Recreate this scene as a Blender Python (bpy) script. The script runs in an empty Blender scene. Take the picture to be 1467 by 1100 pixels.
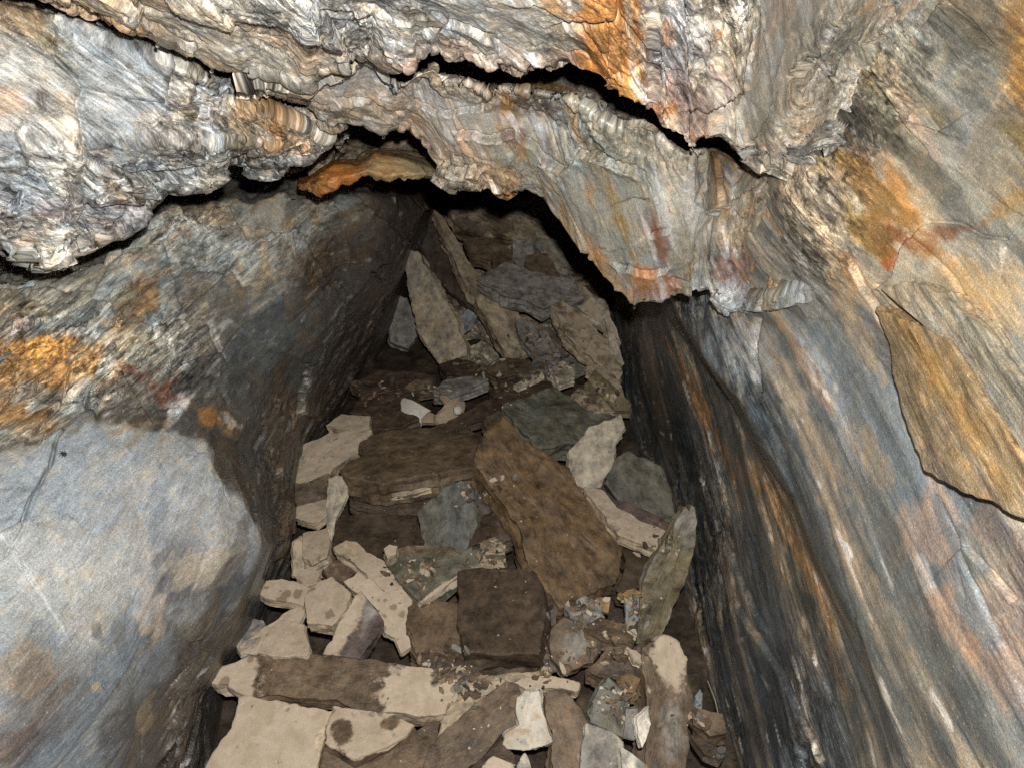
import bpy, math, random
import numpy as np
from mathutils import Vector, Matrix

# ------------------------------------------------------------------ camera, world, flash, exposure
FPX = 1129.0                      # focal length in photograph pixels (1467 wide)
CX, CY = 733.5, 550.0
PITCH = math.radians(-6.0)
CAM = np.array([0.0, 0.0, 1.30])
RIGHT = np.array([1.0, 0.0, 0.0])
FWD = np.array([0.0, math.cos(PITCH), math.sin(PITCH)])
UP = np.array([0.0, -math.sin(PITCH), math.cos(PITCH)])

scene = bpy.context.scene
col = scene.collection
cam_data = bpy.data.cameras.new('camera')
cam_data.sensor_fit = 'HORIZONTAL'
cam_data.angle = 2 * math.atan(CX / FPX)
cam_data.clip_start = 0.02
cam_data.clip_end = 100
cam = bpy.data.objects.new('camera', cam_data)
col.objects.link(cam)
cam.location = CAM
cam.rotation_euler = (math.pi / 2 + PITCH, 0, 0)
scene.camera = cam

world = bpy.data.worlds.new('World')
scene.world = world
world.use_nodes = True
bg = world.node_tree.nodes['Background']
bg.inputs['Color'].default_value = (0.02, 0.022, 0.025, 1)     # underground: no sky
bg.inputs['Strength'].default_value = 0.05

# the photograph is lit by the camera's own flash, just above and a little right of the lens
FLASH = 108.0
fl = bpy.data.lights.new('camera_flash', 'POINT')
fl.energy = FLASH
fl.color = (1.0, 0.975, 0.94)
fl.shadow_soft_size = 0.012
flo = bpy.data.objects.new('camera_flash', fl)
col.objects.link(flo)
flo.location = CAM + RIGHT * 0.025 + UP * 0.078 + FWD * 0.01

scene.view_settings.view_transform = 'Standard'
scene.view_settings.look = 'None'
scene.view_settings.exposure = 0.0
scene.view_settings.gamma = 1.0
scene.view_settings.use_curve_mapping = False
scene.render.engine = 'CYCLES'
scene.cycles.max_bounces = 4
scene.cycles.use_denoising = False
scene.cycles.adaptive_threshold = 0.02
scene.cycles.diffuse_bounces = 2

# ------------------------------------------------------------------ helpers
def P(px, py, d):
    """a photograph pixel and a depth along the view axis -> a point in the place"""
    px = np.asarray(px, float); py = np.asarray(py, float); d = np.asarray(d, float)
    return (CAM + d[..., None] * (FWD + ((px - CX) / FPX)[..., None] * RIGHT + ((CY - py) / FPX)[..., None] * UP))

def cvec(x, y, z):               # camera axes (right, up, towards the camera) -> world
    return x * RIGHT + y * UP - z * FWD

_rs = np.random.RandomState(11)
LN = 64
LAT = (_rs.rand(LN * LN * LN).astype(np.float32) * 2 - 1)

def vnoise(x, y, z):
    out = np.empty(x.shape, np.float32)
    n = x.size
    xr, yr, zr = x.ravel(), y.ravel(), z.ravel(); o = out.ravel()
    for s in range(0, n, 131072):
        e = min(n, s + 131072)
        a = xr[s:e]; b = yr[s:e]; c = zr[s:e]
        fa = np.floor(a); fb = np.floor(b); fc = np.floor(c)
        ta = (a - fa).astype(np.float32); tb = (b - fb).astype(np.float32); tc = (c - fc).astype(np.float32)
        ia = fa.astype(np.int32) & 63; ib = fb.astype(np.int32) & 63; ic = fc.astype(np.int32) & 63
        ta = ta * ta * (3 - 2 * ta); tb = tb * tb * (3 - 2 * tb); tc = tc * tc * (3 - 2 * tc)
        ja = ((ia + 1) & 63) * 4096; jb = ((ib + 1) & 63) * 64; jc = (ic + 1) & 63
        ia = ia * 4096; ib = ib * 64
        ab = ia + ib; aB = ia + jb; Ab = ja + ib; AB = ja + jb
        v00 = LAT[ab + ic]; v00 = v00 + (LAT[ab + jc] - v00) * tc
        v01 = LAT[aB + ic]; v01 = v01 + (LAT[aB + jc] - v01) * tc
        v10 = LAT[Ab + ic]; v10 = v10 + (LAT[Ab + jc] - v10) * tc
        v11 = LAT[AB + ic]; v11 = v11 + (LAT[AB + jc] - v11) * tc
        v0 = v00 + (v01 - v00) * tb; v1 = v10 + (v11 - v10) * tb
        o[s:e] = v0 + (v1 - v0) * ta
    return out

def fbm(x, y, z, octv=3, gain=0.5, seed=0.0):
    r = np.zeros(x.shape, np.float32); a = 1.0; t = 0.0; f = 1.0
    for i in range(octv):
        r += a * vnoise(x * f + 17.3 * i + seed, y * f + 5.1 * i - seed, z * f + 9.7 * i + 2 * seed)
        t += a; a *= gain; f *= 2.03
    return r / t * 1.5

_R = [np.roll(LAT, 7919 * (i + 1)).copy() for i in range(6)]

def worley(u, v, w):
    """cells: distance to the nearest and second nearest seed, a value and a tilt for the nearest cell, offset from its seed"""
    n = u.size; sh = u.shape
    u = u.ravel().astype(np.float32); v = v.ravel().astype(np.float32); w = w.ravel().astype(np.float32)
    O = [np.empty(n, np.float32) for _ in range(7)]
    for s in range(0, n, 131072):
        e = min(n, s + 131072)
        x, y, z = u[s:e], v[s:e], w[s:e]
        ix = np.floor(x).astype(np.int32); iy = np.floor(y).astype(np.int32); iz = np.floor(z).astype(np.int32)
        f1 = np.full(x.shape, 9.0, np.float32); f2 = f1.copy(); hid = np.zeros(x.shape, np.int32); bu = f1 * 0; bv = f1 * 0
        for dx in (-1, 0, 1):
            for dy in (-1, 0, 1):
                for dz in (-1, 0, 1):
                    jx, jy, jz = ix + dx, iy + dy, iz + dz
                    h = ((jx & 63) * 4096 + (jy & 63) * 64 + (jz & 63))
                    px_ = jx + .5 + .46 * _R[0][h] - x; py_ = jy + .5 + .46 * _R[1][h] - y; pz_ = jz + .5 + .46 * _R[2][h] - z
                    q = px_ * px_ + py_ * py_ + pz_ * pz_
                    m = q < f1
                    f2 = np.where(m, f1, np.minimum(f2, q))
                    f1 = np.where(m, q, f1); hid = np.where(m, h, hid); bu = np.where(m, px_, bu); bv = np.where(m, py_, bv)
        O[0][s:e] = np.sqrt(f1); O[1][s:e] = np.sqrt(f2); O[2][s:e] = _R[3][hid]; O[3][s:e] = _R[4][hid]; O[4][s:e] = _R[5][hid]; O[5][s:e] = bu; O[6][s:e] = bv
    return [o.reshape(sh) for o in O]

def sstep(a, b, x):
    t = np.clip((x - a) / (b - a), 0, 1)
    return t * t * (3 - 2 * t)

def mixc(c, rgb, m):
    return c + (np.asarray(rgb, np.float32) - c) * m[..., None]

def sd_line(px, py, pts):
    """distance to a polyline (photo pixels) and which side (positive = left of travel on the page), end fade"""
    best = np.full(px.shape, 1e9, np.float32); side = np.ones(px.shape, np.float32); end = np.zeros(px.shape, bool)
    for i in range(len(pts) - 1):
        x0, y0 = pts[i]; x1, y1 = pts[i + 1]
        dx, dy = x1 - x0, y1 - y0; L2 = dx * dx + dy * dy
        t = ((px - x0) * dx + (py - y0) * dy) / L2
        tc = np.clip(t, 0, 1)
        ex = px - x0 - tc * dx; ey = py - y0 - tc * dy
        q = ex * ex + ey * ey
        m = q < best
        best = np.where(m, q, best)
        side = np.where(m, np.sign(ex * dy - ey * dx), side)
        if i == 0: end = np.where(m, t < 0, end)
        elif i == len(pts) - 2: end = np.where(m, t > 1, end)
        else: end = np.where(m, False, end)
    return np.sqrt(best), side, end

def grid_mesh(name, pos, mat, attrs, parent=None):
    nr, nc, _ = pos.shape
    me = bpy.data.meshes.new(name)
    nv = nr * nc
    me.vertices.add(nv)
    me.vertices.foreach_set('co', pos.reshape(-1).astype(np.float32))
    idx = np.arange(nv, dtype=np.int32).reshape(nr, nc)
    q = np.stack([idx[:-1, :-1], idx[1:, :-1], idx[1:, 1:], idx[:-1, 1:]], -1).reshape(-1)
    nf = q.size // 4
    me.loops.add(q.size); me.polygons.add(nf)
    me.loops.foreach_set('vertex_index', q)
    me.polygons.foreach_set('loop_start', np.arange(0, q.size, 4, dtype=np.int32))
    me.polygons.foreach_set('use_smooth', np.ones(nf, bool))
    me.update(calc_edges=True)
    put_attrs(me, attrs)
    me.materials.append(mat)
    o = bpy.data.objects.new(name, me)
    col.objects.link(o)
    if parent: o.parent = parent
    return o

def put_attrs(me, attrs):
    for k, v in attrs.items():
        v = np.asarray(v, np.float32)
        if v.ndim >= 2 and v.shape[-1] == 3 and k == 'Col':
            a = me.attributes.new('Col', 'FLOAT_COLOR', 'POINT')
            v4 = np.ones((v.size // 3, 4), np.float32); v4[:, :3] = np.clip(v.reshape(-1, 3), 0.004, 0.9)
            a.data.foreach_set('color', v4.reshape(-1))
        elif v.shape[-1] == 3 and k == 'gc':
            a = me.attributes.new('gc', 'FLOAT_VECTOR', 'POINT')
            a.data.foreach_set('vector', v.reshape(-1))
        else:
            a = me.attributes.new(k, 'FLOAT', 'POINT')
            a.data.foreach_set('value', v.reshape(-1))

# ------------------------------------------------------------------ materials
def nodes_of(name):
    m = bpy.data.materials.new(name); m.use_nodes = True
    nt = m.node_tree; nt.nodes.clear()
    out = nt.nodes.new('ShaderNodeOutputMaterial')
    b = nt.nodes.new('ShaderNodeBsdfPrincipled')
    nt.links.new(b.outputs[0], out.inputs[0])
    def N(t, **kw):
        n = nt.nodes.new(t)
        for k, v in kw.items():
            if k in n.inputs: n.inputs[k].default_value = v
            else: setattr(n, k, v)
        return n
    def L(a, b_): nt.links.new(a, b_)
    def math_(op, a, b_=None, c=None, clamp=False):
        n = nt.nodes.new('ShaderNodeMath'); n.operation = op; n.use_clamp = clamp
        for i, v in enumerate((a, b_, c)):
            if v is None: continue
            if hasattr(v, 'is_linked'): L(v, n.inputs[i])
            else: n.inputs[i].default_value = v
        return n.outputs[0]
    def mixc_(fac, a, b_, blend='MIX'):
        n = nt.nodes.new('ShaderNodeMix'); n.data_type = 'RGBA'; n.blend_type = blend
        for s, v in ((n.inputs[0], fac), (n.inputs[6], a), (n.inputs[7], b_)):
            if hasattr(v, 'is_linked'): L(v, s)
            elif isinstance(v, (int, float)): s.default_value = v
            else: s.default_value = (*v, 1)
        return n.outputs[2]
    def vscale(v, s):
        n = nt.nodes.new('ShaderNodeVectorMath'); n.operation = 'MULTIPLY'
        L(v, n.inputs[0]); n.inputs[1].default_value = s
        return n.outputs[0]
    def noise(vec, scale, detail=3.0, rough=0.55, dist=0.0):
        n = N('ShaderNodeTexNoise', Scale=scale, Detail=detail, Roughness=rough, Distortion=dist)
        L(vec, n.inputs['Vector'])
        return n.outputs[0]
    def ramp(x, lo, hi):
        n = nt.nodes.new('ShaderNodeMapRange'); n.interpolation_type = 'SMOOTHSTEP'
        L(x, n.inputs[0]); n.inputs[1].default_value = lo; n.inputs[2].default_value = hi
        return n.outputs[0]
    return m, nt, b, N, L, math_, mixc_, vscale, noise, ramp

def rock_material():
    m, nt, b, N, L, mt, mx, vs, noise, ramp = nodes_of('schist_rock')
    ca = N('ShaderNodeAttribute', attribute_name='Col')
    ga = N('ShaderNodeAttribute', attribute_name='gc')
    wa = N('ShaderNodeAttribute', attribute_name='wet')
    ra = N('ShaderNodeAttribute', attribute_name='rg'); rg = ra.outputs['Fac']
    g = ga.outputs['Vector']
    # splintery grain: small broken facets along the foliation at two sizes, jostled by noise
    jn = N('ShaderNodeTexNoise', Scale=60.0, Detail=1.0, Roughness=0.6); L(g, jn.inputs['Vector'])
    js = N('ShaderNodeVectorMath', operation='MULTIPLY_ADD'); L(jn.outputs['Color'], js.inputs[0]); js.inputs[1].default_value = (0.03, 0.012, 0.012); L(g, js.inputs[2])
    gj = js.outputs[0]
    def cells(scale, asp, feat='F1'):
        n = N('ShaderNodeTexVoronoi', Scale=scale); n.feature = feat
        L(vs(gj, (asp, 1, 1)), n.inputs['Vector'])
        return n
    v1 = cells(75.0, 0.30); v2 = cells(210.0, 0.38)
    s1_ = N('ShaderNodeSeparateColor'); L(v1.outputs['Color'], s1_.inputs[0])
    s2_ = N('ShaderNodeSeparateColor'); L(v2.outputs['Color'], s2_.inputs[0])
    c1 = s1_.outputs[0]; c2 = s2_.outputs[1]
    st = noise(vs(g, (0.12, 1, 1)), 230, 1, 0.6, 0.0)        # fine streaks along the foliation
    st2 = noise(vs(g, (0.22, 1, 1)), 70, 2, 0.6, 0.0)
    gr = noise(g, 420, 2, 0.6)                               # grain
    bl = noise(g, 34, 2, 0.62, 0.0)
    rs = mt('MULTIPLY', mt('MAXIMUM', mt('SUBTRACT', rg, 0.17), 0.0), 1.25)
    sw = mt('ADD', mt('MULTIPLY', mt('SUBTRACT', st, 0.5), 0.9), mt('MULTIPLY', mt('SUBTRACT', st2, 0.5), 0.75))
    sw = mt('ADD', sw, mt('MULTIPLY', mt('SUBTRACT', c1, 0.5), 0.50)); sw = mt('ADD', sw, mt('MULTIPLY', mt('SUBTRACT', c2, 0.5), 0.55))
    sw = mt('MULTIPLY', sw, rs)
    v = mt('ADD', mt('MULTIPLY', mt('SUBTRACT', gr, 0.5), 1.1), mt('MULTIPLY', mt('SUBTRACT', bl, 0.5), mt('ADD', 0.35, mt('MULTIPLY', rs, 0.75))))
    k = mt('ADD', mt('ADD', v, sw), 1.0)
    k = mt('POWER', mt('MAXIMUM', k, 0.15), 1.3)
    n = N('ShaderNodeVectorMath', operation='SCALE'); L(ca.outputs['Color'], n.inputs[0]); L(k, n.inputs['Scale'])
    c = n.outputs[0]
    # warm and cool films
    c = mx(mt('MULTIPLY', ramp(bl, 0.52, 0.66), 0.4), c, mx(1.0, c, (1.20, 0.97, 0.70), 'MULTIPLY'))
    c = mx(mt('MULTIPLY', ramp(st2, 0.56, 0.70), 0.5), c, mx(1.0, c, (0.80, 0.96, 1.06), 'MULTIPLY'))
    c = mx(mt('MULTIPLY', ramp(st, 0.53, 0.64), mt('MULTIPLY', rg, 0.75)), c, mx(1.0, c, (1.55, 1.62, 1.7), 'MULTIPLY'))
    c = mx(mt('MULTIPLY', mt('SUBTRACT', 1.0, ramp(st2, 0.34, 0.44)), mt('MULTIPLY', rg, 0.7)), c, mx(1.0, c, (0.30, 0.28, 0.27), 'MULTIPLY'))
    fleck = mt('MULTIPLY', ramp(gr, 0.645, 0.73), ramp(st, 0.50, 0.62))
    c = mx(mt('MULTIPLY', fleck, 0.6), c, (0.62, 0.61, 0.58))
    dk = mt('MULTIPLY', ramp(noise(vs(g, (0.22, 1, 1)), 120, 2, 0.65, 0.0), 0.60, 0.68), mt('MULTIPLY', rg, 0.75))
    c = mx(dk, c, (0.03, 0.028, 0.026))
    ln = noise(vs(g, (0.07, 1, 1)), 105, 2, 0.62, 0.0)      # thin mineral bands
    lw = mt('MULTIPLY', ramp(rg, 0.30, 0.42), 0.62)
    c = mx(mt('MULTIPLY', ramp(ln, 0.565, 0.625), lw), c, mx(1.0, c, (0.36, 0.37, 0.40), 'MULTIPLY'))
    c = mx(mt('MULTIPLY', mt('SUBTRACT', 1.0, ramp(ln, 0.37, 0.43)), lw), c, mx(1.0, c, (1.6, 1.58, 1.5), 'MULTIPLY'))
    L(c, b.inputs['Base Color'])
    r = mt('SUBTRACT', mt('ADD', 0.42, mt('MULTIPLY', gr, 0.3)), mt('MULTIPLY', wa.outputs['Fac'], 0.42))
    r = mt('MAXIMUM', r, 0.16)
    L(r, b.inputs['Roughness'])
    b.inputs['Specular IOR Level'].default_value = 0.6
    h = mt('ADD', mt('MULTIPLY', c2, 0.30), mt('MULTIPLY', c1, 0.50)); h = mt('ADD', h, mt('MULTIPLY', gr, 0.30))
    h = mt('MULTIPLY', h, mt('ADD', 0.12, mt('MULTIPLY', rg, 0.95)))
    bp = N('ShaderNodeBump', Strength=1.0, Distance=0.0055); L(h, bp.inputs['Height']); L(bp.outputs[0], b.inputs['Normal'])
    return m

def slab_material():
    m, nt, b, N, L, mt, mx, vs, noise, ramp = nodes_of('slate_slab')
    ca = N('ShaderNodeAttribute', attribute_name='Col')
    ga = N('ShaderNodeAttribute', attribute_name='gc')
    da = N('ShaderNodeAttribute', attribute_name='dust')
    sa = N('ShaderNodeAttribute', attribute_name='spots')
    g = ga.outputs['Vector']
    st = noise(vs(g, (0.5, 1, 1)), 110, 4, 0.62, 0.4)
    bl = noise(g, 28, 5, 0.62, 0.3)
    bl2 = noise(g, 75, 4, 0.6, 0.2)
    gr = noise(g, 380, 3, 0.6)
    k = mt('ADD', mt('MULTIPLY', st, 0.4), mt('MULTIPLY', bl, 1.5))
    k = mt('ADD', k, mt('MULTIPLY', bl2, 0.6)); k = mt('ADD', k, mt('MULTIPLY', gr, 0.45))   # mean ~1.47
    k = mt('MAXIMUM', mt('ADD', mt('MULTIPLY', k, 1.8), -1.65), 0.18)
    n = N('ShaderNodeVectorMath', operation='SCALE'); L(ca.outputs['Color'], n.inputs[0]); L(k, n.inputs['Scale'])
    c = n.outputs[0]
    c = mx(mt('MULTIPLY', ramp(bl2, 0.55, 0.7), 0.5), c, mx(1.0, c, (1.25, 0.95, 0.65), 'MULTIPLY'))
    c = mx(mt('MULTIPLY', ramp(st, 0.57, 0.7), 0.35), c, mx(1.0, c, (0.85, 1.0, 1.08), 'MULTIPLY'))
    fl_ = mt('MULTIPLY', ramp(gr, 0.70, 0.76), 0.55)
    c = mx(fl_, c, (0.5, 0.47, 0.42))
    # pale dried silt where it has settled, with drip spots
    f = mt('ADD', da.outputs['Fac'], mt('MULTIPLY', mt('SUBTRACT', bl, 0.5), 1.5))
    f = mt('ADD', f, mt('MULTIPLY', mt('SUBTRACT', bl2, 0.5), 0.55))
    f = mt('ADD', f, mt('MULTIPLY', mt('SUBTRACT', gr, 0.5), 0.22))
    f = ramp(f, 0.32, 0.68)
    vo = N('ShaderNodeTexVoronoi', Scale=34.0); vo.feature = 'F1'
    off = N('ShaderNodeVectorMath', operation='ADD'); L(g, off.inputs[0])
    nn = N('ShaderNodeTexNoise', Scale=60.0); L(g, nn.inputs['Vector'])
    sc = N('ShaderNodeVectorMath', operation='SCALE'); L(nn.outputs['Color'], sc.inputs[0]); sc.inputs['Scale'].default_value = 0.012
    L(sc.outputs[0], off.inputs[1]); L(off.outputs[0], vo.inputs['Vector'])
    sep = N('ShaderNodeSeparateColor'); L(vo.outputs['Color'], sep.inputs[0])
    rad = mt('MULTIPLY', mt('MULTIPLY', mt('POWER', sep.outputs[0], 1.6), 0.46), sa.outputs['Fac'])
    sp = mt('SUBTRACT', 1.0, ramp(mt('SUBTRACT', vo.outputs['Distance'], rad), -0.02, 0.07))
    sp = mt('MULTIPLY', sp, mt('GREATER_THAN', rad, 0.05))
    dk = mt('ADD', 0.55, mt('MULTIPLY', bl2, 0.45)); dk = mt('ADD', dk, mt('MULTIPLY', gr, 0.38))
    n2 = N('ShaderNodeVectorMath', operation='SCALE'); n2.inputs[0].default_value = (0.525, 0.43, 0.32); L(dk, n2.inputs['Scale'])
    dcol = mx(mt('MULTIPLY', ramp(bl, 0.40, 0.74), 0.75), n2.outputs[0], (0.37, 0.285, 0.19))
    dcol = mx(mt('MULTIPLY', sp, 0.75), dcol, (0.20, 0.15, 0.10))
    c = mx(f, c, dcol)
    L(c, b.inputs['Base Color'])
    r = mt('ADD', mt('ADD', 0.40, mt('MULTIPLY', gr, 0.22)), mt('MULTIPLY', f, 0.35))
    L(r, b.inputs['Roughness'])
    b.inputs['Specular IOR Level'].default_value = 0.35
    h = mt('ADD', mt('MULTIPLY', st, 0.7), mt('MULTIPLY', bl2, 0.6)); h = mt('ADD', h, mt('MULTIPLY', gr, 0.25))
    h = mt('MULTIPLY', h, mt('SUBTRACT', 1.0, mt('MULTIPLY', f, 0.55)))
    h = mt('ADD', h, mt('MULTIPLY', f, 0.35))
    bp = N('ShaderNodeBump', Strength=0.8, Distance=0.004); L(h, bp.inputs['Height']); L(bp.outputs[0], b.inputs['Normal'])
    return m

def simple_material(name, rgb, rough, scale=60, var=0.4, transmission=0.0):
    m, nt, b, N, L, mt, mx, vs, noise, ramp = nodes_of(name)
    tc = N('ShaderNodeTexCoord')
    nz = noise(tc.outputs['Object'], scale, 4)
    lo = tuple(x * (1 - var) for x in rgb); hi = tuple(min(1, x * (1 + var)) for x in rgb)
    L(mx(nz, lo, hi), b.inputs['Base Color'])
    b.inputs['Roughness'].default_value = rough
    b.inputs['Transmission Weight'].default_value = transmission
    b.inputs['IOR'].default_value = 1.4
    bp = N('ShaderNodeBump', Strength=0.3, Distance=0.002); L(nz, bp.inputs['Height']); L(bp.outputs[0], b.inputs['Normal'])
    return m

ROCK = rock_material()
SLAB = slab_material()
# ------------------------------------------------------------------ rock surfaces
STEP = 2.0                        # photo pixels between vertices

def smooth_v(a, sig):
    r = int(sig * 2.5) + 1
    k = np.exp(-0.5 * (np.arange(-r, r + 1) / sig) ** 2); k /= k.sum()
    ap = np.concatenate([2 * a[:1] - a[1:r + 1][::-1], a, 2 * a[-1:] - a[-r - 1:-1][::-1]], 0)
    out = np.zeros_like(a)
    for i, w in enumerate(k): out += w * ap[i:i + a.shape[0]]
    return out

def loft(rows, mode, u0, u1, sig=4.0, step=STEP, jag=(), coarse={}):
    """rows: curves (points, depths) given along one image axis; the sheet runs through them one after another"""
    nu = int((u1 - u0) / step) + 1
    u = np.linspace(u0, u1, nu)
    cs, ds = [], []
    for i, (pts, dep) in enumerate(rows):
        pts = np.array(pts, float); dep = np.array(dep, float)
        ax = 0 if mode == 'x' else 1
        c = np.interp(u, pts[:, ax], pts[:, 1 - ax]); d = np.interp(u, dep[:, 0], dep[:, 1])
        k = np.exp(-0.5 * (np.arange(-40, 41) / (14.0 / step)) ** 2); k /= k.sum()
        d = np.convolve(np.pad(d, 40, mode='edge'), k, 'valid')
        if i in jag:
            rg_ = np.random.RandomState(100 + i + int(abs(u0)))
            for sp_, am_ in ((26, 6.0), (11, 4.5), (5, 2.2)):
                kx = np.cumsum(rg_.uniform(.3, 1.7, int((u1 - u0) / sp_ * 1.3) + 8) * sp_) + u0 - sp_
                c = c + am_ * np.interp(u, kx, rg_.uniform(-1, 1, kx.size))
        cs.append(c); ds.append(d)
    V, D = [], []
    for i in range(len(rows) - 1):
        dist = np.mean(np.abs(cs[i + 1] - cs[i])) + 0.45 * np.mean(np.abs(ds[i + 1] - ds[i]) * FPX / ds[i])
        k = max(3, int(dist / step))
        if i in coarse: k = min(k, coarse[i])
        t = np.arange(k)[:, None] / k
        V.append(cs[i] * (1 - t) + cs[i + 1] * t); D.append(ds[i] * (1 - t) + ds[i + 1] * t)
    V.append(cs[-1][None]); D.append(ds[-1][None])
    V = smooth_v(np.concatenate(V), sig); D = smooth_v(np.concatenate(D), sig)
    U = np.broadcast_to(u, V.shape)
    return (U.copy(), V, D) if mode == 'x' else (V, U.copy(), D)

SURF = {}; COLS = {}

def rock(name, sheet, gdir, paint, big=0.025, mid=0.010, streak=0.0035, sh1=0.012, sh2=0.005, fine=0.0012,
         L1=0.11, L2=0.035, steps=(), rough=None, seed=0.0, parent=None, warp=1.0, plates=0.7, al=1.0, rgk=.85, jagk=1.0, bf=1.0, sw=1.8, cA=(.11, .05), cB=(.038, .017), fA=.012, fB=.005, crk=.010):
    px, py, d = sheet
    pos = P(px, py, d)
    du = np.gradient(pos, axis=1); dv = np.gradient(pos, axis=0)
    nrm = np.cross(du, dv); nrm /= np.linalg.norm(nrm, axis=-1, keepdims=True) + 1e-12
    if (nrm * (CAM - pos)).sum(-1).mean() < 0: nrm = -nrm
    # foliation frame
    g = np.array(P(*gdir[1])) - np.array(P(*gdir[0])); g /= np.linalg.norm(g)
    n0 = nrm.mean((0, 1)); n0 -= g * n0.dot(g); n0 /= np.linalg.norm(n0)
    b = np.cross(n0, g)
    w = 2.6
    X, Y, Z = (pos[..., i].astype(np.float32) for i in range(3))
    wx = fbm(X * w, Y * w, Z * w, 2, seed=seed); wy = fbm(X * w + 31, Y * w, Z * w, 2, seed=seed)
    a_ = (pos @ g).astype(np.float32); b_ = (pos @ b).astype(np.float32); c_ = (pos @ n0).astype(np.float32)
    b_ = b_ + warp * (0.055 * wx + 0.02 * wy); a_ = a_ + 0.05 * wy
    R = np.ones(px.shape, np.float32) if rough is None else rough(px, py).astype(np.float32)
    R = R * np.clip(.75 + 1.1 * vnoise(X * 5 + 2.2, Y * 5, Z * 5 + seed), .3, 1.35)
    s0 = fbm(a_ * 4 * al, b_ * 16 * bf, c_ * 16 * bf, 3, seed=seed + 3)
    s1 = fbm(a_ * 12 * al, b_ * 60 * bf, c_ * 60 * bf, 3, seed=seed + 7)
    bl = fbm(X * 7, Y * 7, Z * 7, 3, seed=seed + 11)
    bl2 = fbm(X * 24, Y * 24, Z * 24, 3, seed=seed + 13)
    jag = vnoise(a_ * 30, b_ * 85 + seed, c_ * 85)
    Rs = .25 + .75 * np.clip(R, 0, 1)
    H = big * wx + Rs * mid * bl + Rs * streak * (s1 + 0.5 * fbm(a_ * 40 * al, b_ * 170, c_ * 170, 2, seed=seed)) + 0.5 * Rs * mid * s0
    # flakes that thicken along the foliation and break off
    ph = a_ / L1 + 2.6 * bl + 1.0 * s0 + 0.25 * s1 + 3.1 * wx
    fr = ph - np.floor(ph)
    amp = np.clip(0.1 + 1.5 * vnoise(X * 9 + 5, Y * 9, Z * 9 + seed), 0.0, 1.2)
    H = H + R * sh1 * .25 * amp * (fr - 0.5)
    # angular broken plates at two sizes, with open joints between some of them
    ja = .008 * bl2 + .003 * s1; jb = .004 * bl2 + .002 * jag
    F1, F2, rr_, ta, tb, du_, dv_ = worley((a_ + ja) / cA[0] + seed, (b_ + jb) / cA[1], c_ / cA[1] + 3.3)
    Hf = R * fA * (.75 * rr_ + 1.1 * (ta * du_ + tb * dv_)); H = H + Hf
    gate = sstep(-.05, .35, vnoise(X * 8 + 11, Y * 8, Z * 8 + seed))
    H = H - crk * R * gate * np.exp(-((F2 - F1) / .05) ** 2)
    G1, G2, r2_, tc_, td_, eu_, ev_ = worley((a_ + .6 * ja) / cB[0] + seed, (b_ + .6 * jb) / cB[1], c_ / cB[1] + 7.1)
    aB = np.clip(.55 + .8 * bl, .1, 1.2)
    H = H + R * fB * aB * (.75 * r2_ + 1.1 * (tc_ * eu_ + td_ * ev_))
    H = H - .35 * crk * R * sstep(0, .4, bl2) * np.exp(-((G2 - G1) / .07) ** 2)
    H = H + fine * (0.4 + 0.6 * R) * fbm(X * 160, Y * 160, Z * 160, 2, seed=seed)
    jx = jagk * 5.0 * jag + 7.0 * bl2; jy = 4.0 * s1 + 6.0 * bl2
    for st in steps:
        pts, am, fall = st[0], st[1], st[2]
        jk = st[3] if len(st) > 3 else 1.0
        arr = np.array(pts); m = 3 * fall + 30
        sel = (px > arr[:, 0].min() - m) & (px < arr[:, 0].max() + m) & (py > arr[:, 1].min() - m) & (py < arr[:, 1].max() + m)
        if not sel.any(): continue
        ds, sd, en = sd_line((px + jk * jx)[sel], (py + jk * jy)[sel], pts)
        if am > 0:   # ledge: the left side of the line stands proud
            v = am * sstep(-sw, sw, ds * sd) * np.exp(-ds / fall)
            v = np.where(en, v * np.exp(-ds / 6.0), v) - np.where(en, 0, min(.014, am) * np.exp(-(np.maximum(0, ds - (ds * sd > 0) * 0) / (1.2 + .5 * sw)) ** 2) * (ds * sd < 2))
        else:        # open crack
            v = am * np.exp(-(ds / fall) ** 2)
            v = np.where(en, v * 0.3, v)
        H[sel] += v.astype(np.float32); Hf[sel] += v.astype(np.float32)
    C, wet = paint(px.astype(np.float32), py.astype(np.float32), dict(s0=s0, s1=s1, bl=bl, bl2=bl2, jag=jag, wx=wx, wy=wy, fr=fr, a=a_, b=b_))
    C = C * (1 + R * (.30 * rr_ + .22 * r2_))[..., None]; C = C * np.stack([1 + .07 * ta, 1 + 0 * ta, 1 - .09 * ta], -1)
    out = pos + nrm * H[..., None]
    SURF[name] = (px, py, out, nrm); COLS[name] = C
    gc = np.stack([a_, b_, c_ + .9 * Hf], -1)
    return grid_mesh(name, out, ROCK, dict(Col=C, gc=gc, wet=wet, rg=np.clip(R * rgk, .3, 1.0)), parent)

def blot(px, py, f, cx, cy, rx, ry, ang=0.0, edge=0.5, nz=0.8):
    """soft-edged stain with a ragged border"""
    t = math.radians(ang); dx = px - cx; dy = py - cy
    u = (dx * math.cos(t) + dy * math.sin(t)) / rx; v = (-dx * math.sin(t) + dy * math.cos(t)) / ry
    q = 1.0 - np.sqrt(u * u + v * v) + nz * (0.45 * f['bl2'] + 0.8 * f['s1'] + 0.55 * f['s0'] + 0.3 * f['bl'])
    return sstep(0.0, edge, q)

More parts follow.
